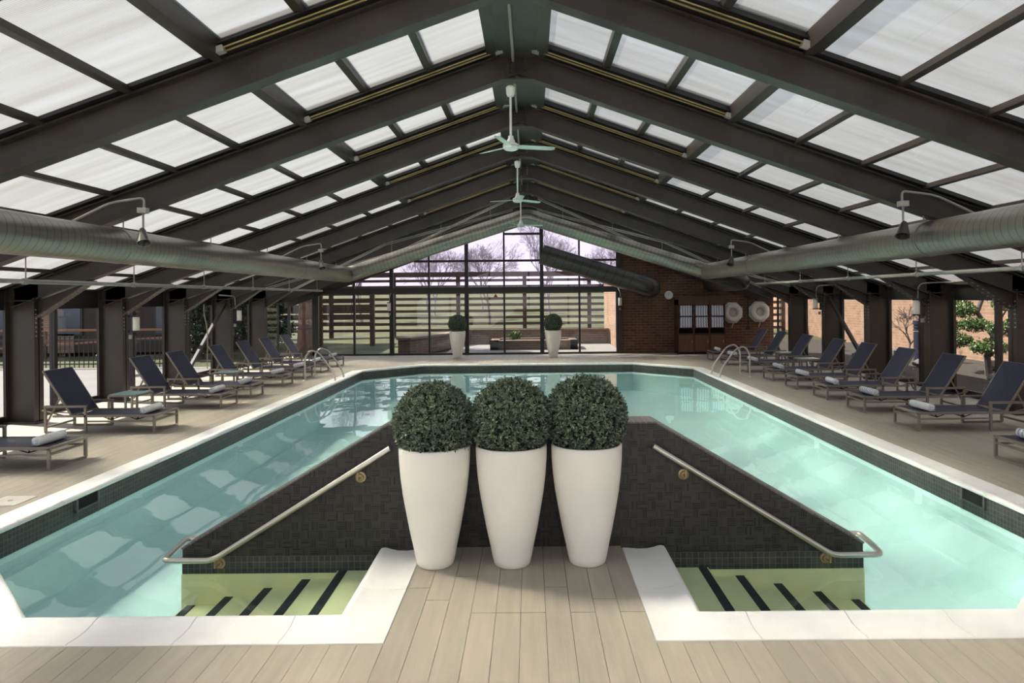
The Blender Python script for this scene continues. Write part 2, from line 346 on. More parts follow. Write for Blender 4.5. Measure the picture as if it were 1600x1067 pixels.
# ------------------------------------------------------------------ building shell dimensions
FR = [-.90 + 2.55*i for i in range(11)]           # steel frames; FR[3]=6.75 ... FR[10]=24.6
YB, YE = -1.3, 25.3                                # back and far walls
XC, XW = 8.45, 9.0                                 # inner face of columns, window plane
ZA, SL = 5.12, 0.355                               # underside of rafters at the ridge, slope
RD = .345                                           # rafter depth
def zr(x): return ZA - SL*abs(x)
PITCH = math.atan(SL)
ROWS = [.34, 1.19, 2.04, 2.90, 3.77, 4.63, 5.50, 6.36, 7.23, 8.09, 8.95]

# ------------------------------------------------------------------ pool outline (deck side of the coping), counter-clockwise
PO = [(.83,5.70),(.83,4.157),(3.42,4.157),(5.15,5.887),(5.15,20.02),(3.42,21.75),(-3.42,21.75),(-5.15,20.02),(-5.15,5.887),(-3.42,4.157),(-.83,4.157),(-.83,5.70)]
PO = [Vector((x,y,0)) for x, y in PO]
NE = len(PO)-1
EDIR = [(PO[i+1]-PO[i]).normalized() for i in range(NE)]
ENRM = [Vector((-d.y, d.x, 0)) for d in EDIR]
def mit(i):
    if i == 0: return ENRM[0]
    if i == NE: return ENRM[NE-1]
    a, b = ENRM[i-1], ENRM[i]; return (a+b)/(1+a.dot(b))
def off(i, d): return PO[i] + mit(i)*d

WATER_Z, FLOOR_Z = -.15, -.85

# ================================================================== FLOOR / DECK
floor = MB()
for s in (-1, 1):
    floor.box(min(s*5.15, s*XW), max(s*5.15, s*XW), YB, YE, -.12, -.022)
floor.box(-3.42, 3.42, YB, 4.157, -.12, -.022); floor.box(-5.15, 5.15, 21.75, YE, -.12, -.022); floor.box(-.83, .83, 4.157, 5.76, -.12, -.022)
for s in (-1, 1):
    floor.prism([(s*3.42,YB,-.12),(s*5.15,YB,-.12),(s*5.15,5.887,-.12),(s*3.42,4.157,-.12)], (0,0,.098))
    floor.prism([(s*3.42,21.75,-.12),(s*5.15,20.02,-.12),(s*5.15,21.75,-.12)], (0,0,.098))
floor = tag(floor.build('floor', M['deckgap']), 'brown composite board deck around the pool', 'floor', kind='structure')
PW, GAP = .162, .0035
def plank_poly(x0, x1, ya0, ya1, yb0, yb1):
    m = MB(); m.prism([(x0,ya0,-.02),(x1,ya1,-.02),(x1,yb1,-.02),(x0,yb0,-.02)], (0,0,.02)); return m
rest = MB()
# front deck and peninsula
xs = -5.15; nfp = 0
edges = [-5.15 + i*(5.15-.83)/27 for i in range(28)] + [-.83 + i*1.66/10 for i in range(1,11)] + [.83 + i*(5.15-.83)/27 for i in range(1,28)]
def yfront(x):
    x = abs(x); return 4.157 if x <= 3.42 else 4.157 + (x-3.42)
for a, b in zip(edges[:-1], edges[1:]):
    if min(abs(a), abs(b)) < .80:                      # peninsula boards with one butt joint
        yj = random.choice((4.55, 4.75, 4.95, 5.15))
        plank_poly(a+GAP/2, b-GAP/2, 2.4, 2.4, yj-.003, yj-.003).build('deck_board', M['deck'], floor)
        plank_poly(a+GAP/2, b-GAP/2, yj+.003, yj+.003, 5.755, 5.755).build('deck_board', M['deck'], floor)
    else:
        plank_poly(a+GAP/2, b-GAP/2, 2.4, 2.4, yfront(a)-.004, yfront(b)-.004).build('deck_board', M['deck'], floor)
    rest.prism([(a+GAP/2,YB,-.02),(b-GAP/2,YB,-.02),(b-GAP/2,2.394,-.02),(a+GAP/2,2.394,-.02)], (0,0,.02))
    # far deck
    def yfar(x):
        x = abs(x); return 21.75 if x <= 3.42 else 21.75 - (x-3.42)
    rest.prism([(a+GAP/2,yfar(a)+.004,-.02),(b-GAP/2,yfar(b)+.004,-.02),(b-GAP/2,YE,-.02),(a+GAP/2,YE,-.02)], (0,0,.02))
# side decks
nside = 24; w = (XW-5.15)/nside; plank_cache = {}
for s in (-1, 1):
    for i in range(nside):
        x0 = s*(5.15 + i*w); x1 = s*(5.15 + (i+1)*w); x0, x1 = min(x0,x1)+GAP/2, max(x0,x1)-GAP/2
        cuts = [5.2, 7.2+1.5*((i*7)%5)/5, 10.6+1.6*((i*3)%5)/5, 14.6]
        for a, b in zip(cuts[:-1], cuts[1:]):
            plank_poly(x0, x1, a+.003, a+.003, b-.003, b-.003).build('deck_board', M['deck'], floor)
        rest.prism([(x0,YB,-.02),(x1,YB,-.02),(x1,5.197,-.02),(x0,5.197,-.02)], (0,0,.02))
        rest.prism([(x0,14.603,-.02),(x1,14.603,-.02),(x1,YE,-.02),(x0,YE,-.02)], (0,0,.02))
tag(rest.build('far_deck_boards', M['deck'], floor), kind='stuff')

# ================================================================== POOL
pool = empty('swimming_pool', (0,0,0)); tag(pool, 'long eight-sided pool with white coping and dark waterline tile', 'pool', kind='structure')
PROF = [(0,-.02),(.002,.004),(.03,.005),(.13,-.004),(.21,-.002),(.265,.010),(.300,.021),(.325,.024),(.348,.018),(.360,.004),(.358,-.012),(.347,-.026),(.328,-.034),(.30,-.036)]
for e in range(NE):
    L = (PO[e+1]-PO[e]).length; n = max(1, round(L/.62))
    if e in (0, NE-1): n = 2
    for j in range(n):
        m = MB(); rows = []
        for q in (0, 1):
            t = (j+q)/n
            end = (j+q == 0) or (j+q == n)
            row = []
            for d, z in PROF:
                if end and j+q == 0: p = PO[e] + mit(e)*d
                elif end: p = PO[e+1] + mit(e+1)*d
                else: p = PO[e] + EDIR[e]*(t*L + (.0035 if q == 0 else -.0035)) + ENRM[e]*d
                row.append((p.x, p.y, z))
            rows.append(row)
        k = len(PROF); m.add(rows[0]+rows[1], [(i, i+1, k+i+1, k+i) for i in range(k-1)] + [tuple(range(k-1,-1,-1)), tuple(range(k,2*k)), (k-1,0,k,2*k-1)])
        m.build('coping_stone', M['coping'], pool, smooth=True)
# waterline tile band, walls, floor
DW = .325
band = MB(); shell = MB()
for e in range(NE):
    a, b = off(e, DW), off(e+1, DW); L = (b-a).length
    band.quad_uv([(a.x,a.y,-.27),(b.x,b.y,-.27),(b.x,b.y,-.03),(a.x,a.y,-.03)], [(0,0),(L,0),(L,.24),(0,.24)])
    c, d = off(e, DW-.012), off(e+1, DW-.012)
    shell.add([(c.x,c.y,FLOOR_Z),(d.x,d.y,FLOOR_Z),(d.x,d.y,-.265),(c.x,c.y,-.265)], [(0,1,2,3)])
fl = [off(i, DW-.012) for i in range(1, NE)]
shell.add([(p.x,p.y,FLOOR_Z) for p in fl], [tuple(range(len(fl)))])
# underwater ledge along both long sides
for s in (-1, 1):
    x0, x1 = sorted((s*4.835, s*4.72)); shell.box(x0, x1, 6.2, 19.7, FLOOR_Z, -.42)
band.build('waterline_tile_band', M['band'], pool); shell.build('pool_shell', M['plaster'], pool)
for s, y in ((-1, 7.35), (1, 7.15)):                    # black slabs painting the shade inside the skimmer openings
    m = MB(); x0, x1 = sorted((s*4.815, s*4.86)); m.box(x0, x1, y, y+.34, -.145, -.035)
    m.build('skimmer_shade_slab', M['cubby'], pool)
    f = MB(); xa, xb = sorted((s*4.80, s*4.83))
    for y0, y1, za, zb in ((y-.03,y,-.16,-.03),(y+.34,y+.37,-.16,-.03),(y-.03,y+.37,-.165,-.148)): f.box(xa, xb, y0, y1, za, zb)
    f.build('skimmer_frame', M['band'], pool)
wat = MB(); ring = [off(i, DW) for i in range(NE+1)]
wat.add([(p.x, p.y, WATER_Z) for p in ring], [tuple(range(len(ring)))])
tag(wat.build('pool_water', M['water']), 'clear still turquoise water filling the pool', 'water', kind='stuff')
# mosaic stair wall
WY0, WY1 = 5.76, 6.03
wp = [(-2.87,FLOOR_Z),(2.87,FLOOR_Z),(2.87,.00),(1.13,1.03),(-1.13,1.03),(-2.87,.00)]
wall = MB().prism([(x,WY0,z) for x, z in wp], (0,WY1-WY0,0)).build('mosaic_stair_wall', M['mosaic'])
tag(wall, 'dark mosaic tile wall with sloping wings behind the planters', 'wall')
cp = MB()
cp.prism([(-1.135,WY0-.006,1.03),(1.135,WY0-.006,1.03),(1.13,WY0-.006,1.042),(-1.13,WY0-.006,1.042)], (0,WY1-WY0+.012,0))
cp.build('cap_tile', M['captile'], wall)
for s in (-1, 1):
    c = MB(); c.prism([(s*1.135,WY0-.006,1.028),(s*2.875,WY0-.006,-.002),(s*2.882,WY0-.006,.012),(s*1.13,WY0-.006,1.043)], (0,WY1-WY0+.012,0)); c.build('cap_tile', M['captile'], wall)
MB().box(-2.878,2.878,WY0-.012,WY1+.012,FLOOR_Z,-.205).build('underwater_plaster', M['step'], wall)
fb = MB(); fb.quad_uv([(-2.872,WY0-.005,-.21),(2.872,WY0-.005,-.21),(2.872,WY0-.005,-.06),(-2.872,WY0-.005,-.06)], [(0,0),(5.74,0),(5.74,.15),(0,.15)]); fb.build('border_tile_row', M['band'], wall)
# steps
for s, nm in ((-1, 'left'), (1, 'right')):
    st = empty('pool_steps', (0,0,0)); tag(st, f'cream underwater steps with black nosing strips on the {nm} of the planters', 'steps')
    xe = [1.16, 1.56, 1.87, 2.19, 2.52, 2.84]
    for k in range(5):
        z = -.185 - .07*k; x0, x1 = sorted((s*xe[k], s*xe[k+1])); m = MB().box(x0, x1, 4.44, WY0-.013, FLOOR_Z, z)
        m.build('step', M['step'], st)
        x0, x1 = sorted((s*(xe[k+1]-.085), s*(xe[k+1]-.012))); MB().box(x0, x1, 4.46, WY0-.02, z, z+.003).build('nosing_strip', M['nosing'], st)
# handrails that loop round the wing ends
for s, nm in ((-1, 'left'), (1, 'right')):
    hr = empty('handrail', (s*2.9, 5.65, 0)); tag(hr, f'brushed steel handrail sloping down the {nm} wing of the mosaic wall', 'handrail')
    L = lambda p: Vector(p) - hr.location
    yf, yb = 5.655, 6.135
    pts = [(s*1.09,yf,.86),(s*2.57,yf,-.055),(s*2.98,yf,-.055),(s*3.02,yb,-.04),(s*2.57,yb,-.055),(s*1.09,yb,.86)]
    m = MB().tube([L(p) for p in fillet(pts, .07, 5)], .024, 12); m.build('rail', M['chrome'], hr, smooth=True)
    for xx, zz in ((1.36, .60), (2.55, -.115)):
        r = MB(); r.lathe([(0,0),(.045,0),(.045,.012),(.03,.016),(.026,.03),(0,.032)], 16)
        o = r.build('wall_flange', M['rosette'], hr, smooth=True, loc=L((s*xx, WY0, zz))); o.rotation_euler = (PI/2,0,0)
        zrl = .86 - (xx-1.09)/1.48*.915
        b = MB().tube([L((s*xx,WY0,zz)), L((s*xx,yf,zz)), L((s*xx,yf,zrl-.02))], .009, 8); b.build('bracket', M['rosette'], hr, smooth=True)

# ================================================================== STRUCTURE: ceiling
ceil = MB()
ceil.prism([(-.34,YB,zr(.34)+RD+.02),(.34,YB,zr(.34)+RD+.02),(.34,YB,zr(.34)+RD+.14),(0,YB,ZA+RD+.22),(-.34,YB,zr(.34)+RD+.14)], (0,YE-YB,0))
ceil = tag(ceil.build('ceiling', M['steel'], loc=(-.06,0,0)), 'pitched roof of dark steel frames and translucent panels', 'ceiling', kind='structure')
# rafters: one I beam per slope per frame
def rafter_mesh(s):
    m = MB(); xe = XC+.35; fw = .19
    def strip(o0, o1, y0, y1):
        m.prism([(0,y0,ZA+o0),(s*xe,y0,zr(xe)+o0),(s*xe,y0,zr(xe)+o1),(0,y0,ZA+o1)] , (0,y1-y0,0))
    strip(0, .022, -fw/2, fw/2); strip(RD-.022, RD, -fw/2, fw/2); strip(.022, RD-.022, -.011, .011)
    for x in (.03,):                       # stiffener plates
        m.box(min(s*x, s*(x+.014)), max(s*x, s*(x+.014)), -fw/2+.01, fw/2-.01, zr(x)+.015, zr(x)+RD-.02)
    return m.mesh('rafter', M['steel'])
RM = {s: rafter_mesh(s) for s in (-1, 1)}
bm_ = MB()
for k in range(5):
    for s in (-1, 1): bm_.box(s*.10-.012, s*.10+.012, -.016, -.009, ZA+.03+.05*k, ZA+.055+.05*k)
BOLT = bm_.mesh('ridge_bolts', M['greymetal'])
gus = MB().box(-.16,.16,-.016,-.011,ZA-.012,ZA+RD-.03); gus.box(-.22,.22,-.10,.10,ZA-.075,ZA-.055); GUS = gus.mesh('ridge_plate', M['steel'])
for y in FR:
    for s in (-1, 1): inst('rafter', RM[s], ceil, (0,y,0))
    inst('ridge_plate', GUS, ceil, (0,y,0)); inst('ridge_bolts', BOLT, ceil, (0,y,0))['kind'] = 'stuff'
# purlins and panels
def zp(x, k): return zr(x) + RD + .05 + (.10 if k < 3 else 0)
BAYS = list(zip(FR[:-1], FR[1:])) + [(FR[-1], YE+.25)]
def purlin_mesh(s, j, L):
    x = ROWS[j]; m = MB(); wd = .05; top = .20 if 0 < j < 3 else .05
    z = zr(x)+RD
    if j in (1, 2): z0, z1 = z+.10, z+.205
    elif j == 3: z0, z1 = z, z+.205; wd = .075
    elif j == 0: z0, z1 = z, z+.205; wd = .07
    else: z0, z1 = z, z+.06
    m.box(s*x-wd, s*x+wd, 0, L, z0, z1); return m.mesh('purlin', M['steel'])
def panel_mesh(s, k, L):
    x0, x1 = ROWS[k], ROWS[k+1]; m = MB(); y0, y1 = .15, L-.15
    za, zb = zp(x0,k), zp(x1,k)
    m.prism([(s*x0,y0,za),(s*x1,y0,zb),(s*x1,y0,zb+.02),(s*x0,y0,za+.02)], (0,y1-y0,0)); me = m.mesh('skylight_panel', M['panel']); me.materials.append(M['panelskin']); me.materials.append(M['black'])
    for p in me.polygons: p.material_index = 0 if p.normal.z < -.5 else (2 if abs(p.normal.y) > .5 else 1)        # clear skins over the scattering sheet
    return me
def bar_mesh(s):                                         # glazing bar that runs up the slope over a frame
    m = MB(); xe = 9.1
    m.prism([(s*.3,-.17,zr(.3)+RD+.012),(s*xe,-.17,zr(xe)+RD+.012),(s*xe,-.17,zr(xe)+RD+.05),(s*.3,-.17,zr(.3)+RD+.05)], (0,.34,0))
    m.prism([(s*.3,-.17,zr(.3)+RD+.05),(s*2.95,-.17,zr(2.95)+RD+.05),(s*2.95,-.17,zr(2.95)+RD+.24),(s*.3,-.17,zr(.3)+RD+.24)], (0,.34,0))
    return m.mesh('glazing_bar', M['black'])
BARM = {s: bar_mesh(s) for s in (-1, 1)}
trk = {}
for s in (-1, 1):
    u = Vector((s*math.cos(PITCH),0,-math.sin(PITCH)))
    def P(x, dy, dz): return (s*x, dy, zr(x)+dz)
    b1 = MB().bar(P(.22,-.19,.355), P(2.82,-.19,.355), .014, .014); b2 = MB().bar(P(.22,-.235,.375), P(2.82,-.235,.375), .012, .012)
    rb = MB().bar(P(.22,-.21,.43), P(2.82,-.21,.43), .10, .02)
    e1 = MB().bar(P(.16,-.235,.36), P(.30,-.235,.36), .10, .09); e2 = MB().bar(P(2.76,-.225,.365), P(2.86,-.225,.365), .075, .06)
    trk[s] = [('track_rod', b1.mesh('track_rod', M['brass'])), ('track_rod', b2.mesh('track_rod', M['brass'])),
              ('track_channel', rb.mesh('track_channel', M['black'])), ('motor_box', e1.mesh('motor_box', M['greybox'])), ('track_end', e2.mesh('track_end', M['greybox']))]
for y in FR:
    for s in (-1, 1):
        inst('glazing_bar', BARM[s], ceil, (0,y,0))
        for nm, me in trk[s]: inst(nm, me, ceil, (0,y,0))
cache = {}
for bi, (y0, y1) in enumerate(BAYS):
    L = round(y1-y0, 3)
    for s in (-1, 1):
        for j in range(len(ROWS)):
            if ('p',s,j,L) not in cache: cache[('p',s,j,L)] = purlin_mesh(s, j, L)
            inst('purlin', cache[('p',s,j,L)], ceil, (0,y0,0))
            if j < len(ROWS)-1:
                if ('g',s,j,L) not in cache: cache[('g',s,j,L)] = panel_mesh(s, j, L)
                inst('skylight_panel', cache[('g',s,j,L)], ceil, (0,y0,0))
# ridge service pipe
MB().tube([(-.06,YB,ZA+.20),(-.06,22,ZA+.20)], .018, 8).build('ridge_conduit', M['greymetal'], ceil, smooth=True)
# roof braces
for s in (-1, 1):
    for (x0, y0, x1, y1) in ((7.6,FR[8],4.0,FR[9]),(4.0,FR[8],7.6,FR[9]),(4.0,FR[8],.4,FR[9]),(.4,FR[8],4.0,FR[9])):
        for dz in (-.03, -.075):
            MB().bar((s*x0,y0,zr(x0)+dz), (s*x1,y1,zr(x1)+dz), .045, .02).build('roof_brace', M['greymetal'], ceil)

# ================================================================== side walls
wi = 1
for s, nm in ((-1,'left'),(1,'right')):
    m = MB(); x0, x1 = sorted((s*(XW-.04), s*(XW+.16)))
    m.box(x0, x1, YB, YE, 2.02, zr(XW)+RD+.04); m.box(x0, x1, YB, YE, -.1, .07)
    w_ = tag(m.build('wall_'+nm, M['black']), f'{nm} side wall of dark steel columns and tall windows', 'wall', kind='structure')
    # columns
    cm = MB(); fw = .22
    xi, xo = s*XC, s*(XW-.03)
    a, b = sorted((xi, xi+s*.022)); cm.box(a, b, -fw/2, fw/2, .035, zr(XC)+.05)
    a, b = sorted((xo-s*.022, xo)); cm.box(a, b, -fw/2, fw/2, .035, zr(XC)+.28)
    a, b = sorted((xi, xo)); cm.box(a, b, -.011, .011, .035, zr(XC)+.28)
    a, b = sorted((xi-s*.05, xo)); cm.box(a, b, -.16, .16, 0, .035)
    a, b = sorted((xi-s*.005, xo)); cm.box(a, b, -fw/2, fw/2, zr(XC)-.01, zr(XC)+.012)
    # haunch under the rafter
    cm.prism([(s*XC,-.011,zr(XC)-.28),(s*XC,-.011,zr(XC)),(s*(XC-.95),-.011,zr(XC-.95))], (0,.022,0))
    cm.prism([(s*XC,-fw/2,zr(XC)-.30),(s*XC,-fw/2,zr(XC)-.28),(s*(XC-.95),-fw/2,zr(XC-.95)),(s*(XC-.95),-fw/2,zr(XC-.95)-.02)], (0,fw,0))
    cme = cm.mesh('column', M['steel'])
    bl = MB()
    for k in range(7):
        for yy in (-.075, .075):
            z = zr(XC)-.62+.075*k; a, b = sorted((xi, xi-s*.014)); bl.box(a, b, yy-.011, yy+.011, z, z+.022)
    for k in range(9):
        x = XC-.1-.09*k; z = zr(XC) - .30 + (zr(XC-.95)-zr(XC)+.28)*(.1+.09*k)/.95
        for yy in (-.075,.075): bl.box(s*x-.011, s*x+.011, yy-.011, yy+.011, z-.014, z)
    ble = bl.mesh('column_bolts', M['greymetal'])
    for y in FR:
        if y > 24: continue
        inst('column', cme, w_, (0,y,0)); inst('column_bolts', ble, w_, (0,y,0))['kind'] = 'stuff'
    # diagonal brace
    MB().bar((s*8.62,FR[7]+.15,.12), (s*8.62,FR[8]-.05,1.98), .07, .09).build('wall_brace', M['steel'], w_)
    # windows, one per bay
    for (y0, y1) in BAYS:
        y1 = min(y1, YE); xw = s*XW
        if y1-y0 < 1: continue
        wd = empty(f'window_{wi}', (xw, (y0+y1)/2, 0)); tag(wd, f'tall {nm} side window between steel columns', 'window', kind='structure'); wi += 1
        yc = (y0+y1)/2; f = MB()
        f.box(-.03,.03,y0-yc,y1-yc,1.96,2.02); f.box(-.03,.03,y0-yc,y1-yc,.07,.13); f.box(-.03,.03,y0-yc,y0-yc+.06,.13,1.96); f.box(-.03,.03,y1-yc-.06,y1-yc,.13,1.96)
        f.build('window_frame', M['black'], wd)
        ym = y0+1.15; MB().box(-.05,.05,ym-yc-.045,ym-yc+.045,.13,1.96).build('mullion', M['black'], wd)
        for a, b in ((y0+.06, ym-.045), (ym+.045, y1-.06)):
            MB().box(-.005,.005,a-yc,b-yc,.13,1.96).build('pane', M['glass'], wd)

# ================================================================== far wall
GX = 3.36                                                # right end of the glazing
wf = MB()
poly = [(GX+.04,-.1),(XW+.1,-.1),(XW+.1,zr(XW)+RD),(GX+.04,zr(GX)+RD)]
wf.prism([(x,YE,z) for x, z in poly], (0,.25,0))
wf = tag(wf.build('wall_far', M['brick']), 'far end wall of brown brick beside the glazed gable', 'wall', kind='structure')
gb = MB()
for s in (-1, 1):                                        # dark board along the gable slope
    gb.prism([(0,YE-.06,ZA-.16),(s*XW,YE-.06,zr(XW)-.16),(s*XW,YE-.06,zr(XW)+RD+.05),(0,YE-.06,ZA+RD+.05)], (0,.16,0))
gb.build('gable_board', M['steel'], wf)
step = 1.39; MX = [-7.82 + step*i for i in range(8)] + [GX-.04]   # mullion lines
MX[-1] = GX-.02
ztop = lambda x: zr(x)-.16
for i, x in enumerate(MX):
    thick = i in (0, 2, 4, 6, 8); wdt = .075 if thick else .035
    MB().box(x-wdt, x+wdt, YE-.10 if thick else YE-.05, YE+.05, 0, 2.30).build('post' if thick else 'mullion', M['black'], wf)
    MB().box(x-wdt*.9, x+wdt*.9, YE-.08, YE+.04, 2.48, max(ztop(x)+.08, 2.5)).build('post' if thick else 'mullion', M['black'], wf)
MB().box(-XW, GX+.05, YE-.09, YE+.06, 2.28, 2.49).build('transom', M['black'], wf)
MB().box(-7.9, GX+.05, YE-.06, YE+.05, 0, .07).build('sill', M['black'], wf)
def xat(z): return (ZA-.16-z)/SL
MB().box(-xat(3.47), min(xat(3.47),GX), YE-.05, YE+.04, 3.43, 3.51).build('transom', M['black'], wf)
MB().box(MX[5], MX[6], YE-.05, YE+.04, 4.42, 4.50).build('transom', M['black'], wf)
MB().box(GX-.08, GX+.1, YE-.12, YE+.06, 0, zr(GX)).build('post', M['black'], wf)
for a, b in zip([-XW]+MX[:-1], MX):
    for z0, z1, mt in ((.07,2.28,'glass'),(2.49,3.43,'lavglass'),(3.51,6,'lavglass')):
        if a == -XW and z0 < 1: continue
        p = [(a,z0),(b,z0),(b,z1),(a,z1)]
        p = clip(p, -SL, -1, ZA-.16); p = clip(p, SL, -1, ZA-.16) if p else p
        if len(p) > 2: MB().prism([(x,YE-.006,z) for x, z in p], (0,.012,0)).build('pane', M[mt], wf)
# glass door in the far left corner
dr = empty('door_1', (-8.4, YE, 0)); tag(dr, 'glass door with dark frame in the far left corner', 'door', kind='structure')
f = MB()
for x0, x1, z0, z1 in ((-.5,-.42,0,2.28),(.42,.5,0,2.28),(-.5,.5,2.2,2.28),(-.5,.5,0,.16)): f.box(x0,x1,-.04,.04,z0,z1)
f.build('door_frame', M['black'], dr); MB().box(-.42,.42,-.006,.006,.16,2.2).build('pane', M['glass'], dr)
MB().tube([(-.4,-.06,1.02),(.4,-.06,1.02)], .018, 8).build('push_bar', M['tealdoor'], dr)
# back wall behind the viewer: glazed
wb = MB()
for x in (-9,-6,-3,0,3,6,9): wb.box(x-.07,x+.07,YB-.1,YB,0,max(2.2,zr(x)))
wb.box(-9,9,YB-.1,YB,2.28,2.44); wb = tag(wb.build('wall_back', M['black']), 'glazed back wall behind the viewer', 'wall', kind='structure')
p = [(-9,0.05),(9,0.05),(9,zr(9)),(0,ZA),(-9,zr(9))]
MB().prism([(x,YB-.05,z) for x, z in p], (0,.01,0)).build('pane', M['clear'], wb)

# ================================================================== DUCTS
def cyl(name, p, q, r, m, parent, n=32):
    p = Vector(p); q = Vector(q); d = q-p; L = d.length; o = MB().tube([(0,0,0),(0,L,0)], r, n).build(name, m, parent, smooth=True)
    o.location = p - (parent.location if parent else Vector()); o.rotation_mode = 'QUATERNION'; o.rotation_quaternion = d.to_track_quat('Y', 'Z'); return o
RS, DX, DZ, DY = .235, 5.45, 2.84, 20.7
zap = 4.56
dk = empty('supply_duct', (0, DY, 0)); tag(dk, 'grey spiral duct along both sides and up over the far gable', 'duct')
for s in (-1, 1):
    cyl('side_run', (s*DX, -1.1, DZ), (s*DX, DY-.42, DZ), RS, M['duct'], dk)
    for y in (3.3, 9.1, 16.2):
        cyl('joint_collar', (s*DX, y, DZ), (s*DX, y+.05, DZ), RS+.007, M['duct'], dk)
sl = (zap-DZ)/DX
for s in (-1, 1):
    p0 = Vector((s*(DX-.40), DY, DZ+.40*sl)); p1 = Vector((s*.30, DY, zap-.30*sl))
    cyl('gable_run', p0, p1, RS, M['duct'], dk)
    el = fillet([(s*DX, DY-.44, DZ), (s*DX, DY, DZ), p0 + Vector((-s*.02,0,.02*sl))], .36, 7)
    MB().tube([Vector(p)-dk.location for p in el], RS+.004, 32, False).build('elbow', M['duct'], dk, smooth=True)
ap = fillet([(-.32,DY,zap-.32*sl),(0,DY,zap),(.32,DY,zap-.32*sl)], .3, 7)
MB().tube([Vector(p)-dk.location for p in ap], RS+.004, 32, False).build('ridge_elbow', M['duct'], dk, smooth=True)
# branch from the far right corner into the brick wall
br = fillet([(DX-.2,DY+.05,DZ+.2*sl),(6.72,DY+.35,2.52),(6.8,YE+.02,2.52)], .6, 8)
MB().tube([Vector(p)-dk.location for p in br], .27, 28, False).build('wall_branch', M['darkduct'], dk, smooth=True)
for s in (-1, 1):
    for x in (1.1, 2.6, 4.1): MB().bar((s*x,0,zap-sl*x+RS*.9),(s*x,0,zr(x)+RD), .012).build('hanger', M['greymetal'], dk)
for s in (-1, 1):
    for y in FR[2:9]: MB().bar((s*DX,y-DY,DZ+RS*.95),(s*DX,y-DY,zr(DX)+.01), .012).build('hanger', M['greymetal'], dk)
rd = empty('return_duct', (4.2, 24.0, 0)); tag(rd, 'short dark open-ended duct elbowing into the brick wall by the clock', 'duct')
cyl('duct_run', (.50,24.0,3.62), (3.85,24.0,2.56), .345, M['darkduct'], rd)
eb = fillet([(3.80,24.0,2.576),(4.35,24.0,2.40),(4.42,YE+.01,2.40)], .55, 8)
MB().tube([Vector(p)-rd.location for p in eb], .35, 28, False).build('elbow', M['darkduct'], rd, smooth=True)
d = Vector((3.85-.50,0,2.56-3.62)).normalized()
cyl('mouth_shade_disc', Vector((.50,24.0,3.62))-d*.004, Vector((.50,24.0,3.62))-d*.002, .325, M['cubby'], rd)  # black disc paints the shade inside the open duct end
# service pipes under the eaves
for s, nm in ((-1,'left'),(1,'right')):
    pp = empty('service_pipe', (s*6.8, 12, 2.38)); tag(pp, f'thin grey pipe hung under the {nm} eave', 'pipe')
    zz = .06 if s > 0 else 0
    MB().tube([(0,-13,zz),(0,10.6 if s < 0 else 8.3,zz)], .032, 10).build('pipe', M['greymetal'], pp, smooth=True)
    for y in FR[1:10 if s < 0 else 9]:
        c = MB().tube([(0,y-12-.03,zz),(0,y-12+.03,zz)], .045, 10); c.build('coupling', M['greymetal'], pp, smooth=True)
        h = MB().bar((0,y-12+.02,zz+.03),(0,y-12+.02,zr(6.8)-2.38), .012); h.tube(arc((0,y-12+.02,zz),.045,0,PI,8), .006, 6); h.build('hanger', M['greymetal'], pp)

# ================================================================== PLANTERS
PP = [(0,.012),(.128,0),(.143,.012),(.155,.06),(.172,.15),(.200,.28),(.226,.42),(.252,.57),(.268,.70),(.277,.82),(.280,.90),(.280,.935),(.272,.944),(.258,.938),(.255,.90),(.25,.84),(0,.84)]
pm = MB().lathe(PP, 56); POT = pm.mesh('pot', M['white'], True)
SOIL = MB().lathe([(0,.90),(.254,.895)], 32).mesh('soil', M['soil'])
def foliage_mesh(seed, R=.318, nspr=2600):
    rnd = random.Random(seed); V = []; F = []
    for i in range(nspr):
        z = 1-2*(i+.5)/nspr
        if z < -.86: continue
        ph = i*2.399963 + rnd.uniform(-.1,.1); rr = math.sqrt(max(0,1-z*z)); nrm = Vector((rr*math.cos(ph), rr*math.sin(ph), z))
        nrm = (nrm + Vector((rnd.gauss(0,.05),rnd.gauss(0,.05),rnd.gauss(0,.05)))).normalized()
        c = nrm*R*(rnd.uniform(.875,1.0)+ (.03 if rnd.random() < .07 else 0))
        ax = (nrm + Vector((rnd.gauss(0,.35),rnd.gauss(0,.35),rnd.gauss(0,.35)))).normalized()
        t = ax.cross(Vector((rnd.gauss(0,1),rnd.gauss(0,1),rnd.gauss(0,1)))).normalized(); b = ax.cross(t)
        for k in range(5):
            g = k*2.4 + rnd.uniform(-.3,.3); od = (t*math.cos(g)+b*math.sin(g)); L = rnd.uniform(.022,.036); wd = L*.23
            dr_ = (od*rnd.uniform(.55,.9) + ax*rnd.uniform(.3,.8)).normalized(); sd_ = dr_.cross(ax)
            if sd_.length < .01: continue
            sd_.normalize(); base = c + ax*(.005*k-.012); up_ = sd_.cross(dr_)
            o = len(V); V += [tuple(base), tuple(base+dr_*L*.5+sd_*wd+up_*.002), tuple(base+dr_*L), tuple(base+dr_*L*.5-sd_*wd+up_*.002)]
            F += [(o,o+1,o+2),(o,o+2,o+3)]
    me = bpy.data.meshes.new('foliage'); me.from_pydata(V, [], F); me.materials.append(M['leaf']); me.update(); return me
FOL = [foliage_mesh(3), foliage_mesh(11)]
cm = MB(); prof = [(.285*math.sin(PI*i/14), -.285*math.cos(PI*i/14)) for i in range(15)]; cm.lathe(prof, 24); CORE = cm.mesh('shade_core', M['leafcore'], True)  # dark sphere standing in for shade inside the leaf ball
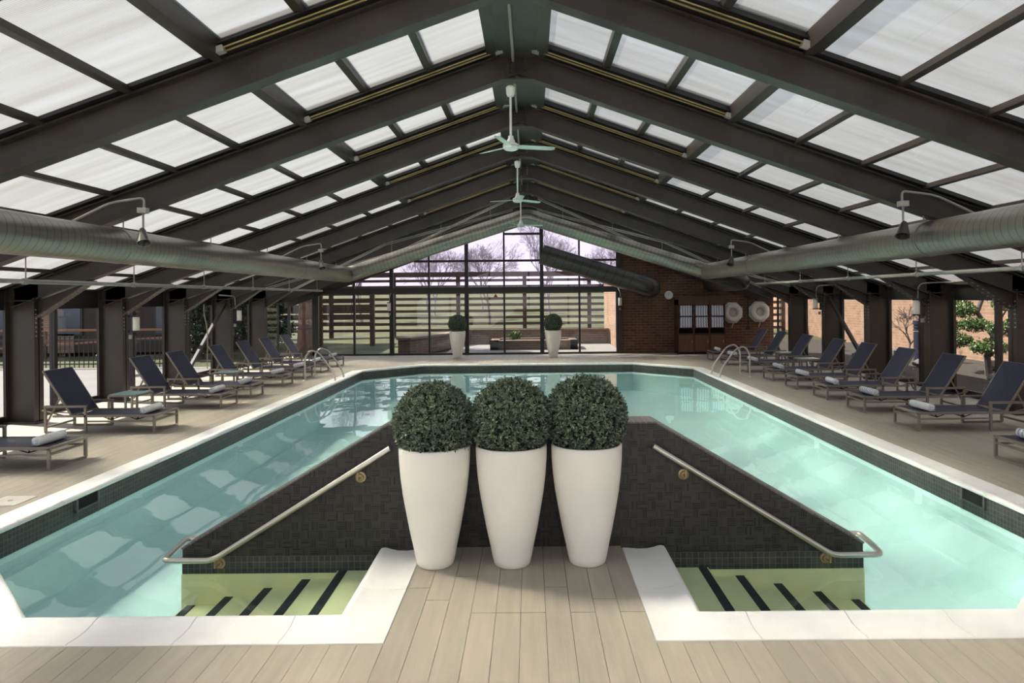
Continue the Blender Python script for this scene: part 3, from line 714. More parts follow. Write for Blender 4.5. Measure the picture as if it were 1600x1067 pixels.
def planter(x, y, label, rz, fi, dz=0):
    e = empty('topiary_planter', (x, y, 0), rz); tag(e, label, 'planter', 'white topiary planters')
    inst('pot', POT, e); inst('soil', SOIL, e)
    f = inst('foliage', FOL[fi], e, (0,0,1.125+dz)); tag(f, 'clipped dark green boxwood ball', kind='stuff')
    inst('shade_core', CORE, e, (0,0,1.125+dz))
planter(-.685, 5.40, 'left of three tall white planters with boxwood balls before the mosaic wall', .4, 0, -.012)
planter(-.078, 5.40, 'middle of three tall white planters with boxwood balls before the mosaic wall', 2.1, 1, .01)
planter(.518, 5.42, 'right of three tall white planters with boxwood balls before the mosaic wall', 4.0, 0, .03)
planter(-2.47, 23.9, 'far white topiary planter by the glass wall, left of the pair', 1, 1, .07)
planter(.88, 23.9, 'far white topiary planter by the glass wall, right of the pair', 3, 1, .07)

# ================================================================== LOUNGERS
T = .034
def loop_rect(m, pts, w=T):
    for a, b in zip(pts, pts[1:]+pts[:1]): m.bar(a, b, w, w)
def make_lounger():
    e = empty('chaise_lounge', (0,0,0)); W = .68; h = .275
    m = MB(); loop_rect(m, [(0,0,.017),(0,W,.017),(0,W,h),(0,0,h)]); m.bar((0,0,.20),(0,W,.20),.028); m.build('foot_frame', M['chair'], e)
    for y in (.0, W):
        m = MB().bar((-.017,y,h),(1.62,y,h),T,T); m.build('side_rail', M['chair'], e)
        MB().bar((0,y,.19),(1.10,y,.19),.024,.024).build('lower_rail', M['chair'], e)
        a = MB(); loop_rect(a, [(1.10,y,.017),(1.74,y,.017),(1.74,y,.43),(1.10,y,.43)]); a.bar((1.08,y,.437),(1.76,y,.437),.05,.02); a.build('arm_frame', M['chair'], e)
    MB().bar((1.74,0,.10),(1.74,W,.10),.028).build('rear_crossbar', M['chair'], e)
    # seat sling, slightly sagging
    s = MB(); n = 8; vs = []
    for i in range(n+1):
        for j in range(5):
            x = .02+1.31*i/n; y = .02+(W-.04)*j/4; vs.append((x, y, h+.012-.012*math.sin(PI*j/4)))
    s.add(vs, [(i*5+j,(i+1)*5+j,(i+1)*5+j+1,i*5+j+1) for i in range(n) for j in range(4)])
    o = len(s.v); s.add([(x,y,z-.008) for x,y,z in vs], [(i*5+j+1,(i+1)*5+j+1,(i+1)*5+j,i*5+j) for i in range(n) for j in range(4)])
    s.build('seat_sling', M['sling'], e, smooth=True)
    # back
    p0 = Vector((1.34,0,h+.02)); p1 = Vector((1.78,0,.985)); d = (p1-p0).normalized(); nn = Vector((d.z,0,-d.x))
    bf = MB()
    for y in (.015, W-.015): bf.bar(p0+Vector((0,y,0)), p1+Vector((0,y,0)), .028, .028)
    bf.bar(p1+Vector((0,.0,0)), p1+Vector((0,W,0)), .026, .026); bf.bar(p0+Vector((0,.0,0)), p0+Vector((0,W,0)), .026, .026)
    bf.build('back_frame', M['chair'], e)
    bs = MB(); bs.prism([p0+Vector((0,.025,0))-nn*.008, p0+Vector((0,W-.025,0))-nn*.008, p1+Vector((0,W-.025,0))-nn*.014, p1+Vector((0,.025,0))-nn*.014], -nn*.006); bs.build('back_sling', M['sling'], e)
    q = p0+(p1-p0)*.42
    for y in (.06, W-.06):
        MB().bar(q+Vector((.01,y,0)), (1.74,y,.20), .022, .022).build('back_strut', M['chair'], e)
        MB().bar((1.50,y,.275),(1.84,y,.36),.02,.02).build('recline_arm', M['chair'], e)
    for k in range(2):
        z = MB(); x = .35+.42*k; z.bar((x-.09,.03,h-.01),(x,.12,h-.075),.014); z.bar((x,.12,h-.075),(x+.09,.03,h-.01),.014); z.bar((x,.12,h-.075),(x,W-.12,h-.075),.014)
        z.bar((x-.09,W-.03,h-.01),(x,W-.12,h-.075),.014); z.bar((x,W-.12,h-.075),(x+.09,W-.03,h-.01),.014)
        z.build('spring_brace', M['rubber'], e)
    return e
def towel_meshes():
    out = []
    for mt in (M['towelring'], M['towelplain']):
        m = MB(); R = .062; L = .50; n = 22; prof = [(0,0),(R*.8,0.0),(R*.97,.012),(R,.05),(R*1.02,L/2),(R,L-.05),(R*.97,L-.012),(R*.8,L),(0,L)]
        vs = []; fs = []
        for r, y in prof:
            for k in range(n):
                g = 2*PI*k/n; q = r*(1+.05*math.sin(3*g+1)); vs.append((q*math.cos(g), y-L/2, R*.93+q*.93*math.sin(g)))
        for i in range(len(prof)-1):
            for k in range(n): fs.append((i*n+k,(i+1)*n+k,(i+1)*n+(k+1)%n,i*n+(k+1)%n))
        m.add(vs, fs); roll = m.mesh('rolled_towel', mt, True)
        sp_ = MB()                                     # spiral edge seen at the near end, and the loose flap
        for y in (-L/2-.002,):
            sp_.tube([(.008*t*math.cos(t*1.0)*.95, y, R*.93+.008*t*math.sin(t*1.0)*.95) for t in [k*.45 for k in range(2,16)]], .003, 5)
        f = MB().box(.02, .066, -L/2+.01, L/2-.01, .002, .012); f.bar((.052,-L/2+.012,.028),(.052,L/2-.012,.028),.012,.03)
        out.append((roll, sp_.mesh('spiral_fold', M['towelblue']), f.mesh('towel_flap', mt if mt == M['towelring'] else M['towelblue'])))
    return out
TW = towel_meshes()
LY = [8.48, 10.85, 13.20, 14.55, 16.45, 18.00, 19.50, 21.15]
RY = [8.02, 10.42, 12.10, 13.62, 15.15, 16.65, 18.60, 20.50, 22.15]
proto = make_lounger()
ORD = ['first','second','third','fourth','fifth','sixth','seventh','eighth','ninth']
def side_label(i, n, side):
    if i == 0: return f'nearest chaise on the {side} deck, cut off by the picture edge', f'rolled towel on the nearest {side} chaise, at the picture edge'
    if i == n-1: return f'farthest chaise on the {side} deck, navy sling on taupe frame', f'rolled towel on the farthest {side} chaise'
    return f'{ORD[i]} chaise from the camera on the {side} deck, navy sling back raised', f'rolled towel on the {ORD[i]} chaise from the camera on the {side} deck'
first = True
for side, ys in (('left', LY), ('right', RY)):
    for i, y in enumerate(ys):
        c = proto if first else copy_tree(proto); first = False
        lab, tl = side_label(i, len(ys), side)
        jr = random.uniform(-.02,.02)
        if side == 'left': c.location = (-5.90, y+.68, 0); c.rotation_euler = (0,0,PI+jr)
        else: c.location = (6.00, y, 0); c.rotation_euler = (0,0,jr)
        tag(c, lab, 'chaise', f'navy chaises along the {side} windows')
        k = 0 if (side == 'right' and i not in (1, 8)) else 1
        sx = -1 if side == 'left' else 1
        t = empty('rolled_towel', ((-5.90 if side == 'left' else 6.0)+sx*.24, y+.34, .289), random.uniform(-.12,.12) + (PI if side == 'left' else 0)); tag(t, tl, 'towel', f'rolled towels on the {side} chaises')
        inst('towel_roll', TW[k][0], t); inst('spiral_fold', TW[k][1], t); inst('spiral_fold', TW[k][1], t, (0,.504,0)); inst('towel_flap', TW[k][2], t)
def make_table():
    e = empty('side_table', (0,0,0)); W = .50; h = .42
    for x in (-W/2, W/2):
        for y in (-W/2, W/2): MB().box(x-.016,x+.016,y-.016,y+.016,0,h).build('leg', M['chair'], e)
    m = MB(); loop_rect(m, [(-W/2,-W/2,h),(W/2,-W/2,h),(W/2,W/2,h),(-W/2,W/2,h)], .032); m.build('apron', M['chair'], e)
    MB().box(-W/2+.005,W/2-.005,-W/2+.005,W/2-.005,h+.016,h+.026).build('table_top', M['tabletop'], e)
    return e
tb = make_table()
for i, (x, y, lab) in enumerate(((-7.15,12.35,'teal topped side table between the second and third left chaises'),(-6.95,15.85,'teal topped side table between the fourth and fifth left chaises'),
        (7.35,17.93,'small side table between the sixth and seventh right chaises'),(7.55,19.85,'small side table between the seventh and eighth right chaises'))):
    c = tb if i == 0 else copy_tree(tb); c.location = (x, y, 0); tag(c, lab, 'table', 'low side tables by the chaises')

# ================================================================== GRAB RAILS
for s, nm in ((-1,'left'),(1,'right')):
    for y, nf in ((17.55,'nearer'),(18.35,'farther')):
        e = empty('grab_rail', (s*5.6, y, 0)); tag(e, f'{nf} curved steel grab rail at the {nm} pool edge', 'grab rail', 'pool grab rails')
        pts = [(s*.12,0,0),(s*.12,0,.60),(-s*.02,0,.80),(-s*.25,0,.72),(-s*.66,0,.15),(-s*.66,0,-.55)]
        MB().tube(fillet(pts, .22, 7), .023, 10).build('rail', M['chrome'], e, smooth=True)
        MB().lathe([(0,.0),(.05,.0),(.05,.012),(.026,.03)], 14, (s*.12,0,0)).build('deck_flange', M['chrome'], e, smooth=True)
        MB().bar((-s*.66,-.03,-.42),(-s*.82,-.03,-.42),.03).build('wall_anchor', M['chrome'], e)

# ================================================================== CEILING FANS
def make_fan():
    e = empty('ceiling_fan', (0,0,0))                  # origin at the hub
    MB().lathe([(0,.82),(.045,.82),(.062,.80),(.058,.72),(.045,.68),(0,.67)], 20).build('canopy', M['fan'], e, smooth=True)
    MB().tube([(0,0,.08),(0,0,.70)], .016, 10).build('downrod', M['fan'], e, smooth=True)
    mo = MB().lathe([(0,-.055),(.075,-.052),(.10,-.035),(.108,-.01),(.108,.02),(.085,.038),(.06,.05),(.052,.085),(.04,.10),(.035,.14),(0,.145)], 24).build('motor_housing', M['fan'], e, smooth=True)
    MB().lathe([(.109,-.004),(.111,0),(.109,.006)], 24).build('trim_ring', M['greymetal'], mo)
    bl = MB(); vs = []
    for x, wd in ((.09,.045),(.16,.058),(.40,.058),(.59,.050),(.625,.028)):
        tw = math.radians(-12); vs += [(x,-wd*math.cos(tw),-wd*math.sin(tw)),(x,wd*math.cos(tw),wd*math.sin(tw))]
    k = len(vs); vs += [(x,y,z+.006) for x,y,z in vs]
    fs = []
    for i in range(0, k-2, 2): fs += [(i,i+1,i+3,i+2),(k+i,k+i+2,k+i+3,k+i+1),(i,i+2,k+i+2,k+i),(i+1,k+i+1,k+i+3,i+3)]
    fs += [(0,k,k+1,1),(k-2,k-1,2*k-1,2*k-2)]; bl.add(vs, fs); me = bl.mesh('blade', M['blade'])
    for i in range(3): inst('blade', me, e, (0,0,-.005), (0,0,2*PI*i/3))
    return e
fan = make_fan()
for i, (y, rz, lab) in enumerate(((FR[4],math.radians(15),'white three-blade ceiling fan hanging nearest the camera'),(FR[6],math.radians(40),'middle of three white ceiling fans under the ridge'),(FR[8],math.radians(5),'farthest white ceiling fan in front of the gable duct'))):
    c = fan if i == 0 else copy_tree(fan); c.location = (-.16, y, 4.16); c.rotation_euler = (0,0,rz); tag(c, lab, 'ceiling fan', 'white ceiling fans')

# ================================================================== LAMPS
def sconce(loc, face, lab, neck=None):
    e = empty('wall_lamp', loc); tag(e, lab, 'wall lamp', 'white cylinder wall lamps')
    MB().lathe([(0,-.15),(.062,-.15),(.066,-.14),(.066,.14),(.062,.15),(0,.15)], 20).build('lamp_glass', M['opal'], e, smooth=True)
    c = MB()
    for z in (-.17, .145): c.lathe([(0,z),(.074,z),(.074,z+.026),(0,z+.026)], 20)
    f = Vector(face); c.bar(f*.07+Vector((0,0,-.155)), f*.16+Vector((0,0,-.155)), .03); c.bar(f*.07+Vector((0,0,.158)), f*.16+Vector((0,0,.158)), .03)
    c.bar(f*.15+Vector((0,0,-.19)), f*.15+Vector((0,0,.19)), .05, .03); c.build('lamp_bracket', M['black'], e)
    MB().box(-.03+f.x*.12,.03+f.x*.12,-.02+f.y*.1,.02+f.y*.1,-.32,-.235).build('switch_box', M['greymetal'], e)
    if neck: MB().tube(fillet(neck, .12, 6), .016, 8).build('conduit', M['greymetal'], e, smooth=True)
sconce((-8.22, FR[6]-.02, 1.62), (-1,0,0), 'white cylinder wall lamp on the left column behind the second chaise')
sconce((-8.22, FR[8]-.02, 1.66), (-1,0,0), 'white cylinder wall lamp on the left column above the diagonal brace', [(-.1,.0,.2),(-.1,-.05,.55),(-.16,-.9,.58)])
sconce((8.22, FR[6]-.02, 1.82), (1,0,0), 'white cylinder wall lamp on the right column beside the pine window', [(.02,0,.16),(.02,-.05,.50),(.45,-.10,.52),(.7,-.3,.52)])
sconce((8.22, FR[8]-.02, 1.86), (1,0,0), 'white cylinder wall lamp on the right column above the diagonal brace', [(.02,0,.16),(.02,-.05,.50),(.45,-.10,.52),(.7,-.3,.52)])
sconce((MX[2]-.05, YE-.28, 1.80), (0,1,0), 'white cylinder wall lamp on the left post of the far glazing', [(.02,0,.16),(.02,-.02,.36),(.06,.1,.5)])
sconce((GX+.02, YE-.30, 1.92), (0,1,0), 'white cylinder wall lamp on the post beside the far brick wall', [(.02,0,.16),(0,-.02,.36),(-.06,.12,.5)])
def spot(s, y, lab):
    x = s*(DX-.43); z0 = zr(DX-.43)
    e = empty('spotlight', (x, y, z0-.27)); tag(e, lab, 'spotlight', 'cone spotlights over the ducts')
    MB().box(-.055,.055,-.05,.05,.19,.26).build('junction_box', M['greybox'], e)
    MB().tube([(0,0,.20),(0,0,0),(s*.02,-.02,-.03)], .014, 8).build('stem', M['greymetal'], e)
    c = MB().lathe([(0,0),(.03,0),(.045,-.03),(.085,-.21),(.09,-.225),(.08,-.222),(.04,-.04),(0,-.03)], 22).build('lamp_cone', M['steel' if s > 0 else 'duct'], e, smooth=True)
    c.location = (s*.01,-.01,-.02); c.rotation_euler = (math.radians(-22),math.radians(-20*-s),0)
    MB().tube(fillet([(0,.02,.25),(0,.03,.40),(s*.45,.03,.34),(s*1.2,.03,-.02)], .12, 6), .016, 8).build('conduit', M['greymetal'], e, smooth=True)
spot(-1, 9.02, 'grey cone spotlight above the left duct, nearest the camera'); spot(-1, 16.7, 'grey cone spotlight above the left duct, farther along')
spot(1, 9.02, 'dark cone spotlight above the right duct, nearest the camera'); spot(1, 16.7, 'dark cone spotlight above the right duct, near the far corner')
# flex conduit on the left wall
fc = tag(MB().tube(fillet([(-8.40,17.75,2.0),(-8.40,17.75,1.75),(-8.40,17.9,1.45),(-8.40,17.95,1.1),(-8.42,17.95,.3)], .2, 6), .014, 8).build('flex_conduit', M['greymetal'], smooth=True), 'thin flexible conduit running down the left wall by the brace', 'conduit')

# ================================================================== FAR RIGHT: cabinet, rings, clock
cx0, cx1, cyf, cyb = 5.42, 7.12, 24.62, YE
cab = empty('towel_cabinet', ((cx0+cx1)/2, cyf, 0)); tag(cab, 'dark wooden towel cabinet with six cubbies against the brick wall', 'cabinet')
L = lambda x, y, z: (x-cab.location.x, y-cab.location.y, z)
W = cx1-cx0; tw = W/3; zt = 2.06
b = MB(); hw = W/2; D = cyb-cyf
b.box(-hw,hw,D-.03,D,0,zt); b.box(-hw,hw,0,D,zt-.28,zt-.02); b.box(-hw,hw,.02,D,.06,.09)
for x in (-hw,-hw+tw,-hw+2*tw,hw): b.box(max(x-.02,-hw),min(x+.02,hw),0,D,0,zt-.1)
b.box(-hw-.03,hw+.03,-.02,D,zt-.03,zt+.02); b.build('cabinet_body', M['wood'], cab)
Z1, Z2, Z3 = .74, .96, 1.37
for z in (Z1-.02, Z2-.02, Z3-.01): MB().box(-hw,hw,.005,D-.03,z,z+.025).build('shelf', M['wood'], cab)
MB().box(-hw+.02,hw-.02,.30,.33,Z1,zt-.3).build('cubby_back', M['cubby'], cab)
for i in range(3):
    x = -hw+tw*i; d_ = MB().box(x+.03,x+tw-.03,-.012,.012,.10,Z1-.04).build('cabinet_door', M['woodlight'], cab)
    MB().box(x+tw-.09,x+tw-.075,-.024,-.012,.42,.50).build('handle', M['greymetal'], d_)
ft = MB().box(-.22,.22,-.12,.12,0,.052).mesh('folded_towel', M['towelstack'])
rown = {0:'lower', 1:'upper'}; coln = ['left','middle','right']
for r, z0, nn in ((0, Z2+.006, 7), (1, Z3+.016, 7)):
    for c in range(3):
        for k in range(nn):
            o = inst('folded_towel', ft, None, (cx0+tw*(c+.5)+random.uniform(-.008,.008), cyf+.16+random.uniform(-.012,.012), z0+k*.0535))
            pos = ['at the top','second from the top','third from the top','in the middle','third from the bottom','second from the bottom','at the bottom'][nn-1-k]
            tag(o, f'striped folded towel {pos} of the {rown[r]} {coln[c]} cubby stack', 'towel', f'folded towels in the {rown[r]} {coln[c]} cubby')
for x, z, lab in ((7.56,1.47,'white life ring on an octagonal board partly behind the cabinet'),(8.56,1.50,'white life ring on an octagonal board near the far right corner')):
    e = empty('life_ring', (x, YE, z)); tag(e, lab, 'life ring', 'life rings on the brick wall')
    oc = [(.41*math.cos(PI/8+PI/4*k), -.05, .41*math.sin(PI/8+PI/4*k)) for k in range(8)]; MB().prism(oc, (0,.05,0)).build('board', M['board'], e)
    MB().tube([(.25*math.cos(2*PI*k/32), -.12, .25*math.sin(2*PI*k/32)) for k in range(33)], .095, 12, False).build('ring', M['ring'], e, smooth=True)
    MB().lathe([(0,0),(.10,0),(.10,.02),(.03,.03),(.02,.05),(0,.05)], 18).build('hub', M['board'], e, smooth=True, loc=(0,-.05,0)).rotation_euler = (PI/2,0,0)
    MB().tube([(.02,-.10,-.33),(0,-.11,-.45),(-.05,-.10,-.56)], .012, 6).build('rope', M['board'], e, smooth=True)
ck = empty('wall_clock', (5.22, YE, 2.14)); tag(ck, 'small round white clock on the brick wall by the dark duct', 'clock')
o = MB().lathe([(0,0),(.155,0),(.155,.03),(.14,.045),(.135,.035),(0,.035)], 28).build('clock_face', M['clockface'], ck, smooth=True); o.rotation_euler = (PI/2,0,0)
MB().bar((0,-.042,0),(.03,-.042,.09),.008).build('hour_hand', M['black'], ck); MB().bar((0,-.044,0),(-.085,-.044,.05),.006).build('minute_hand', M['black'], ck)
cp_ = MB().tube([(8.15,YE-.02,2.3),(8.15,YE-.02,.95)], .012, 6); cp_.box(8.10,8.20,YE-.06,YE,.86,.98)
tag(cp_.build('wall_conduit', M['black']), 'dark conduit and box on the brick wall between the rings', 'conduit')

# ================================================================== OUTDOORS
def ground(name, poly, z, m, label, cat='ground'):
    return tag(MB().prism([(x,y,z-.1) for x, y in poly], (0,0,.1)).build(name, m), label, cat, kind='structure')
ground('terrace_paving', [(-3.2,YE+.26),(GX+.3,YE+.26),(GX+.3,31.0),(-3.2,31.0)], -.02, M['paving'], 'pale paving outside the far glass wall')
ground('side_terrace', [(-19,-8),(-9.18,-8),(-9.18,21.9),(-19,21.9)], -.03, M['paving'], 'pale terrace paving outside the left windows')
ground('garden_bed', [(9.17,-8),(14.6,-8),(14.6,40),(9.17,40)], -.03, M['gravel'], 'grey gravel bed outside the right windows')
ground('rear_bounce_ground', [(-24,-30),(24,-30),(24,-8.02),(9.1,-8.02),(9.1,-1.42),(-9.1,-1.42),(-9.1,-8.02),(-24,-8.02)], -.03, mat('pale_bounce_ground', (.70,.68,.64), .9, 0, .06, 1), 'unseen pale ground added to bounce sunlight through the back wall')  # unseen ground, added to throw sunlight onto the planter fronts
lw = MB(); nx, ny = 24, 30
for j in range(ny+1):
    for i in range(nx+1):
        x = -45+90*i/nx; y = 24.6+95*j/ny; z = -.12 + max(0, y-30)*.035 + .08*math.sin(x*.4)*math.sin(y*.3) - (.0)
        lw.v.append((x,y,z))
lw.f = [(j*(nx+1)+i, j*(nx+1)+i+1, (j+1)*(nx+1)+i+1, (j+1)*(nx+1)+i) for j in range(ny) for i in range(nx)]
tag(lw.build('lawn', M['grass'], smooth=True), 'winter lawn rising behind the far glass wall', 'lawn', kind='structure')
ground('outer_lawn', [(-70,-30),(-19,-30),(-19,21.9),(-9.18,21.9),(-9.18,24.62),(-70,24.62)], -.06, M['grass'], 'grass beyond the left terrace')
# brick return wall and garden walls
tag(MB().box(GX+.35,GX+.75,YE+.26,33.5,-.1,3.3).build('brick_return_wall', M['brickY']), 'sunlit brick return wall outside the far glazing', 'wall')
tag(MB().box(GX+.30,GX+.345,28.5,28.56,-.05,3.2).build('downpipe', M['black']), 'dark downpipe on the sunlit brick return wall', 'pipe')
pb = MB(); pb.box(-1.55,2.0,27.6,28.0,-.05,.36); pb.box(-1.55,2.0,29.2,29.5,-.05,.36); pb.box(-1.55,-1.2,27.6,29.5,-.05,.36); pb.box(1.7,2.0,27.6,29.5,-.05,.36); pb.box(-1.2,1.7,28.0,29.2,-.05,.30)
tag(pb.build('raised_planter', M['brickX']), 'low grey brick planter outside the far glass wall', 'planter')
tag(MB().box(-3.2,GX+.3,31.0,31.4,-.05,.66).build('garden_wall', M['brickX']), 'low brick wall closing the terrace behind the raised planter', 'wall')
gw = MB().prism([(-5.0,26.2,-.1),(-4.55,26.2,-.1),(-2.75,31.4,-.1),(-3.2,31.4,-.1)], (0,0,.62)); g_ = tag(gw.build('slanting_garden_wall', M['brickX']), 'low brick wall slanting away on the left of the terrace', 'wall')
MB().prism([(-5.05,26.15,.52),(-4.50,26.15,.52),(-2.70,31.45,.52),(-3.25,31.45,.52)], (0,0,.07)).build('wall_cap', mat('pinkish_cap_stone', (.20,.14,.11), .8), g_)
# rail fence
fn = empty('rail_fence', (0,36,0)); tag(fn, 'tall brown wooden rail fence across the lawn', 'fence')
zl = lambda y: -.12 + max(0, y-30)*.035
PX = [-16.8,-13.6,-10.4,-7.1,-3.7,-.2,3.2,6.6,10,13.4]
for x in PX: MB().box(x-.10,x+.10,-.10,.10,zl(36)-.1,3.35).build('post', M['fence'], fn)
RZ = [.42,.75,1.08,1.42,1.74,2.06,2.38,2.70,3.02,3.34]
for i, z in enumerate(RZ):
    hh = .07 if i < 9 else .13
    for a, b in zip(PX[:-1], PX[1:]): MB().box(a,b,-.155,-.105,z-hh,z+hh).build('rail', M['fence'], fn)
fn2 = empty('rail_fence', (1.2,31.5,0)); tag(fn2, 'nearer brown rail fence section outside the far left corner', 'fence')
for x in (-13.0,-10.8,-8.4): MB().box(x-.10,x+.10,-.10,.10,-.1,2.6).build('post', M['fence'], fn2)
for z in (.95,1.3,1.65,2.0,2.35):
    for a, b in ((-13.0,-10.8),(-10.8,-8.4)): MB().box(a,b,-.155,-.105,z-.09,z+.09).build('rail', M['fence'], fn2)
tk = MB().tube([(-9.0,27.6,-.2),(-8.98,27.6,.3),(-8.95,27.6,1.5),(-8.9,27.6,4.5)], [.55,.36,.32,.28], 14)
bigtree = tag(tk.build('shade_tree', M['redbark'], smooth=True), 'thick brown tree trunk outside the glass door', 'tree')
# bare trees
def tree_mesh(seed, H, depth=6, m='bark'):
    rnd = random.Random(seed); mb = MB()
    def grow(p, d, L, r, k):
        q = p + d*L*.5 + Vector((rnd.gauss(0,.03),rnd.gauss(0,.03),0))*L; e = q + (d+Vector((rnd.gauss(0,.12),rnd.gauss(0,.12),.03))).normalized()*L*.5
        mb.tube([p,q,e], [r,r*.85,r*.7], 5 if k > 3 else 3, False)
        if k == 0: return
        for i in range(3 if k > 1 else 3):
            a = rnd.uniform(0,2*PI); t = d.orthogonal().normalized(); t.rotate(Matrix.Rotation(a,3,d)); sp_ = rnd.uniform(.35,.75)
            nd = (d + t*sp_ + Vector((0,0,.08))).normalized(); at = p.lerp(e, rnd.uniform(.55,1)) if i else e
            grow(at, nd, L*rnd.uniform(.62,.82), max(r*.60,.0065), k-1)
    grow(Vector((0,0,-.2)), Vector((0,0,1)), H*.24, H*.0105, depth); return mb.mesh('bare_tree', M[m])
TR = [tree_mesh(5,9,7,'twig'), tree_mesh(8,10,7,'twig'), tree_mesh(21,8,7,'twig')]
spots = [(-17,50,.9),(-11.2,46,.85),(-6.9,50,.9),(-2.6,46,.85),(1.6,50,.95),(5.9,46,.85),(10.2,50,.9),(14.6,46,.85),(19,51,.95),(-22,55,1),(-14.6,56,.9),(-9.2,62,.95),(-3.9,57,.95),(1.2,63,.95),(6.6,57,.9),(12,60,1.1),(17.4,60,1.1)]
PLACES = ['behind the fence at the far left','behind the second fence bay','left of the glazing centre','just left of the middle mullion','behind the middle of the fence','right of the middle mullion','above the short dark duct','behind the brick return wall','far right beyond the fence','beyond the corner door','deep at the left','deep left of centre','deep right of centre','deep at the right','deep in the middle, thin','deep in the middle, forked','deep behind the right fence bays']
for i, ((x, y, sc), pl) in enumerate(zip(spots, PLACES)):
    o = inst('bare_tree', TR[i%3], None, (x,y,zl(y)), (0,0,i*1.9), (sc,sc,sc)); tag(o, f'bare winter tree {pl}', 'tree', 'bare trees beyond the fence')
# small shrubs in raised planter
def shrub_mesh(seed, R, n, lf, flat=1.0, m='pine'):
    rnd = random.Random(seed); V = []; F = []
    for i in range(n):
        d = Vector((rnd.gauss(0,1),rnd.gauss(0,1),rnd.gauss(0,1)*flat)); d.normalize(); c = d*R*rnd.random()**.4; c.z = c.z*flat
        a = Vector((rnd.gauss(0,1),rnd.gauss(0,1),rnd.gauss(0,1)+.6)).normalized()*lf; b = a.cross(Vector((rnd.gauss(0,1),rnd.gauss(0,1),rnd.gauss(0,1)))).normalized()*lf*.28
        o = len(V); V += [tuple(c), tuple(c+a*.5+b), tuple(c+a), tuple(c+a*.5-b)]; F.append((o,o+1,o+2,o+3))
    me = bpy.data.meshes.new('foliage'); me.from_pydata(V, [], F); me.materials.append(M[m]); me.update(); return me
SH = shrub_mesh(2,.26,500,.10,.7)
for x, pl in ((-.55,'left'),(.75,'right')):
    tag(inst('small_shrub', SH, None, (x,28.5,.50)), f'small green shrub at the {pl} of the outdoor brick planter', 'shrub', 'shrubs in the outdoor planter')
# right side garden: brick wall, juniper, bare shrub, bollard, stones
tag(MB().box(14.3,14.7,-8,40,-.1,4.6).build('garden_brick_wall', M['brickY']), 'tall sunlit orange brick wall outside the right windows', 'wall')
ju = empty('juniper_tree', (11.9,17.6,0)); tag(ju, 'gnarled juniper with green clumps outside the right windows', 'tree')
t = MB(); t.tube([(0.0,0,-.05),(-.25,-.3,.5),(.05,-.1,1.0),(-.1,.3,1.6),(.1,.2,2.3),(.1,.3,3.0)], [.09,.08,.07,.06,.05,.03], 8)
for a, b in (((-.2,-.2,.6),(-.5,1.2,1.1)),((0,0,1.1),(-.3,-1.1,1.7)),((-.1,.3,1.6),(-.2,1.3,2.0)),((0,.25,2.0),(-.3,-.9,2.4)),((-.2,-.25,.5),(-.5,-1.0,.75))):
    t.tube([a, Vector(a).lerp(Vector(b),.5)+Vector((0,0,-.06)), b], [.045,.035,.015], 6)
t.build('trunk', M['bark'], ju, smooth=True)
CL = [shrub_mesh(31,.42,2600,.06,.55), shrub_mesh(33,.34,2000,.06,.6)]
for i, c in enumerate(((-.4,1.25,1.2),(-.3,-1.1,1.85),(-.2,1.3,2.15),(-.3,-.9,2.5),(-.1,.3,2.75),(-.5,.3,1.65),(-.4,-.3,2.15),(-.5,-1.25,1.25),(-.4,.75,.85),(-.4,-1.6,2.0),(-.3,.9,1.75),(-.5,-1.9,1.4),(-.4,-.6,.75),(-.5,.9,2.5),(-.4,1.7,1.7),(-.5,-1.5,2.45),(-.5,-2.2,1.9),(-.6,-2.3,.95),(-.3,1.9,2.4),(-.5,-.2,1.3))):
    f = inst('foliage_clump', CL[i%2], ju, c, (0,0,i)); f['kind'] = 'stuff'
for k, (x, y, z, sc) in enumerate(((-8.9,27.6,5.2,7.5),(-8.6,27.3,6.6,7),(-9.2,27.9,8.0,5))):
    g = inst('added_shade_crown', CL[k%2], bigtree, (x,y,z), (0,0,k), (sc,sc,sc*.6)); g['kind'] = 'stuff'  # out-of-view foliage, added over the trunk to shade lawn and terrace
bs = tree_mesh(44, 3.0, 5, 'bark'); tag(inst('bare_shrub', bs, None, (13.2,23.6,-.1), (0,0,1), (1.25,1.25,1.1)), 'bare leafless shrub against the orange brick wall', 'shrub')
bo = empty('bollard_light', (12.2,21.3,-.03)); tag(bo, 'dark round bollard outside the right windows', 'bollard')
MB().lathe([(0,0),(.15,0),(.15,.95),(0,.95)], 18).build('post', M['tealdoor'], bo, smooth=True); MB().lathe([(.16,.98),(.16,1.02),(.14,1.02),(.14,1.08),(.16,1.08),(.16,1.12),(.14,1.12),(.14,1.18),(.17,1.18),(.17,1.30),(0,1.32)], 18).build('louvred_head', M['tealdoor'], bo, smooth=True)
rk = random.Random(9)
STONES = [(10.6,15.2,.26,'large grey stone in the shade left of the juniper trunk'),(11.2,16.4,.17,'small grey stone at the foot of the juniper'),(12.9,18.9,.24,'rough grey stone behind the juniper trunk'),
          (11.4,19.9,.20,'grey stone between the juniper and the dark bollard'),(12.9,21.6,.18,'small grey stone beside the dark bollard'),(12.4,23.0,.28,'largest grey stone near the bare shrub'),(10.9,22.6,.20,'grey stone close to the window behind the sixth right chaise'),(11.8,26.0,.26,'farthest grey stone in the gravel bed')]
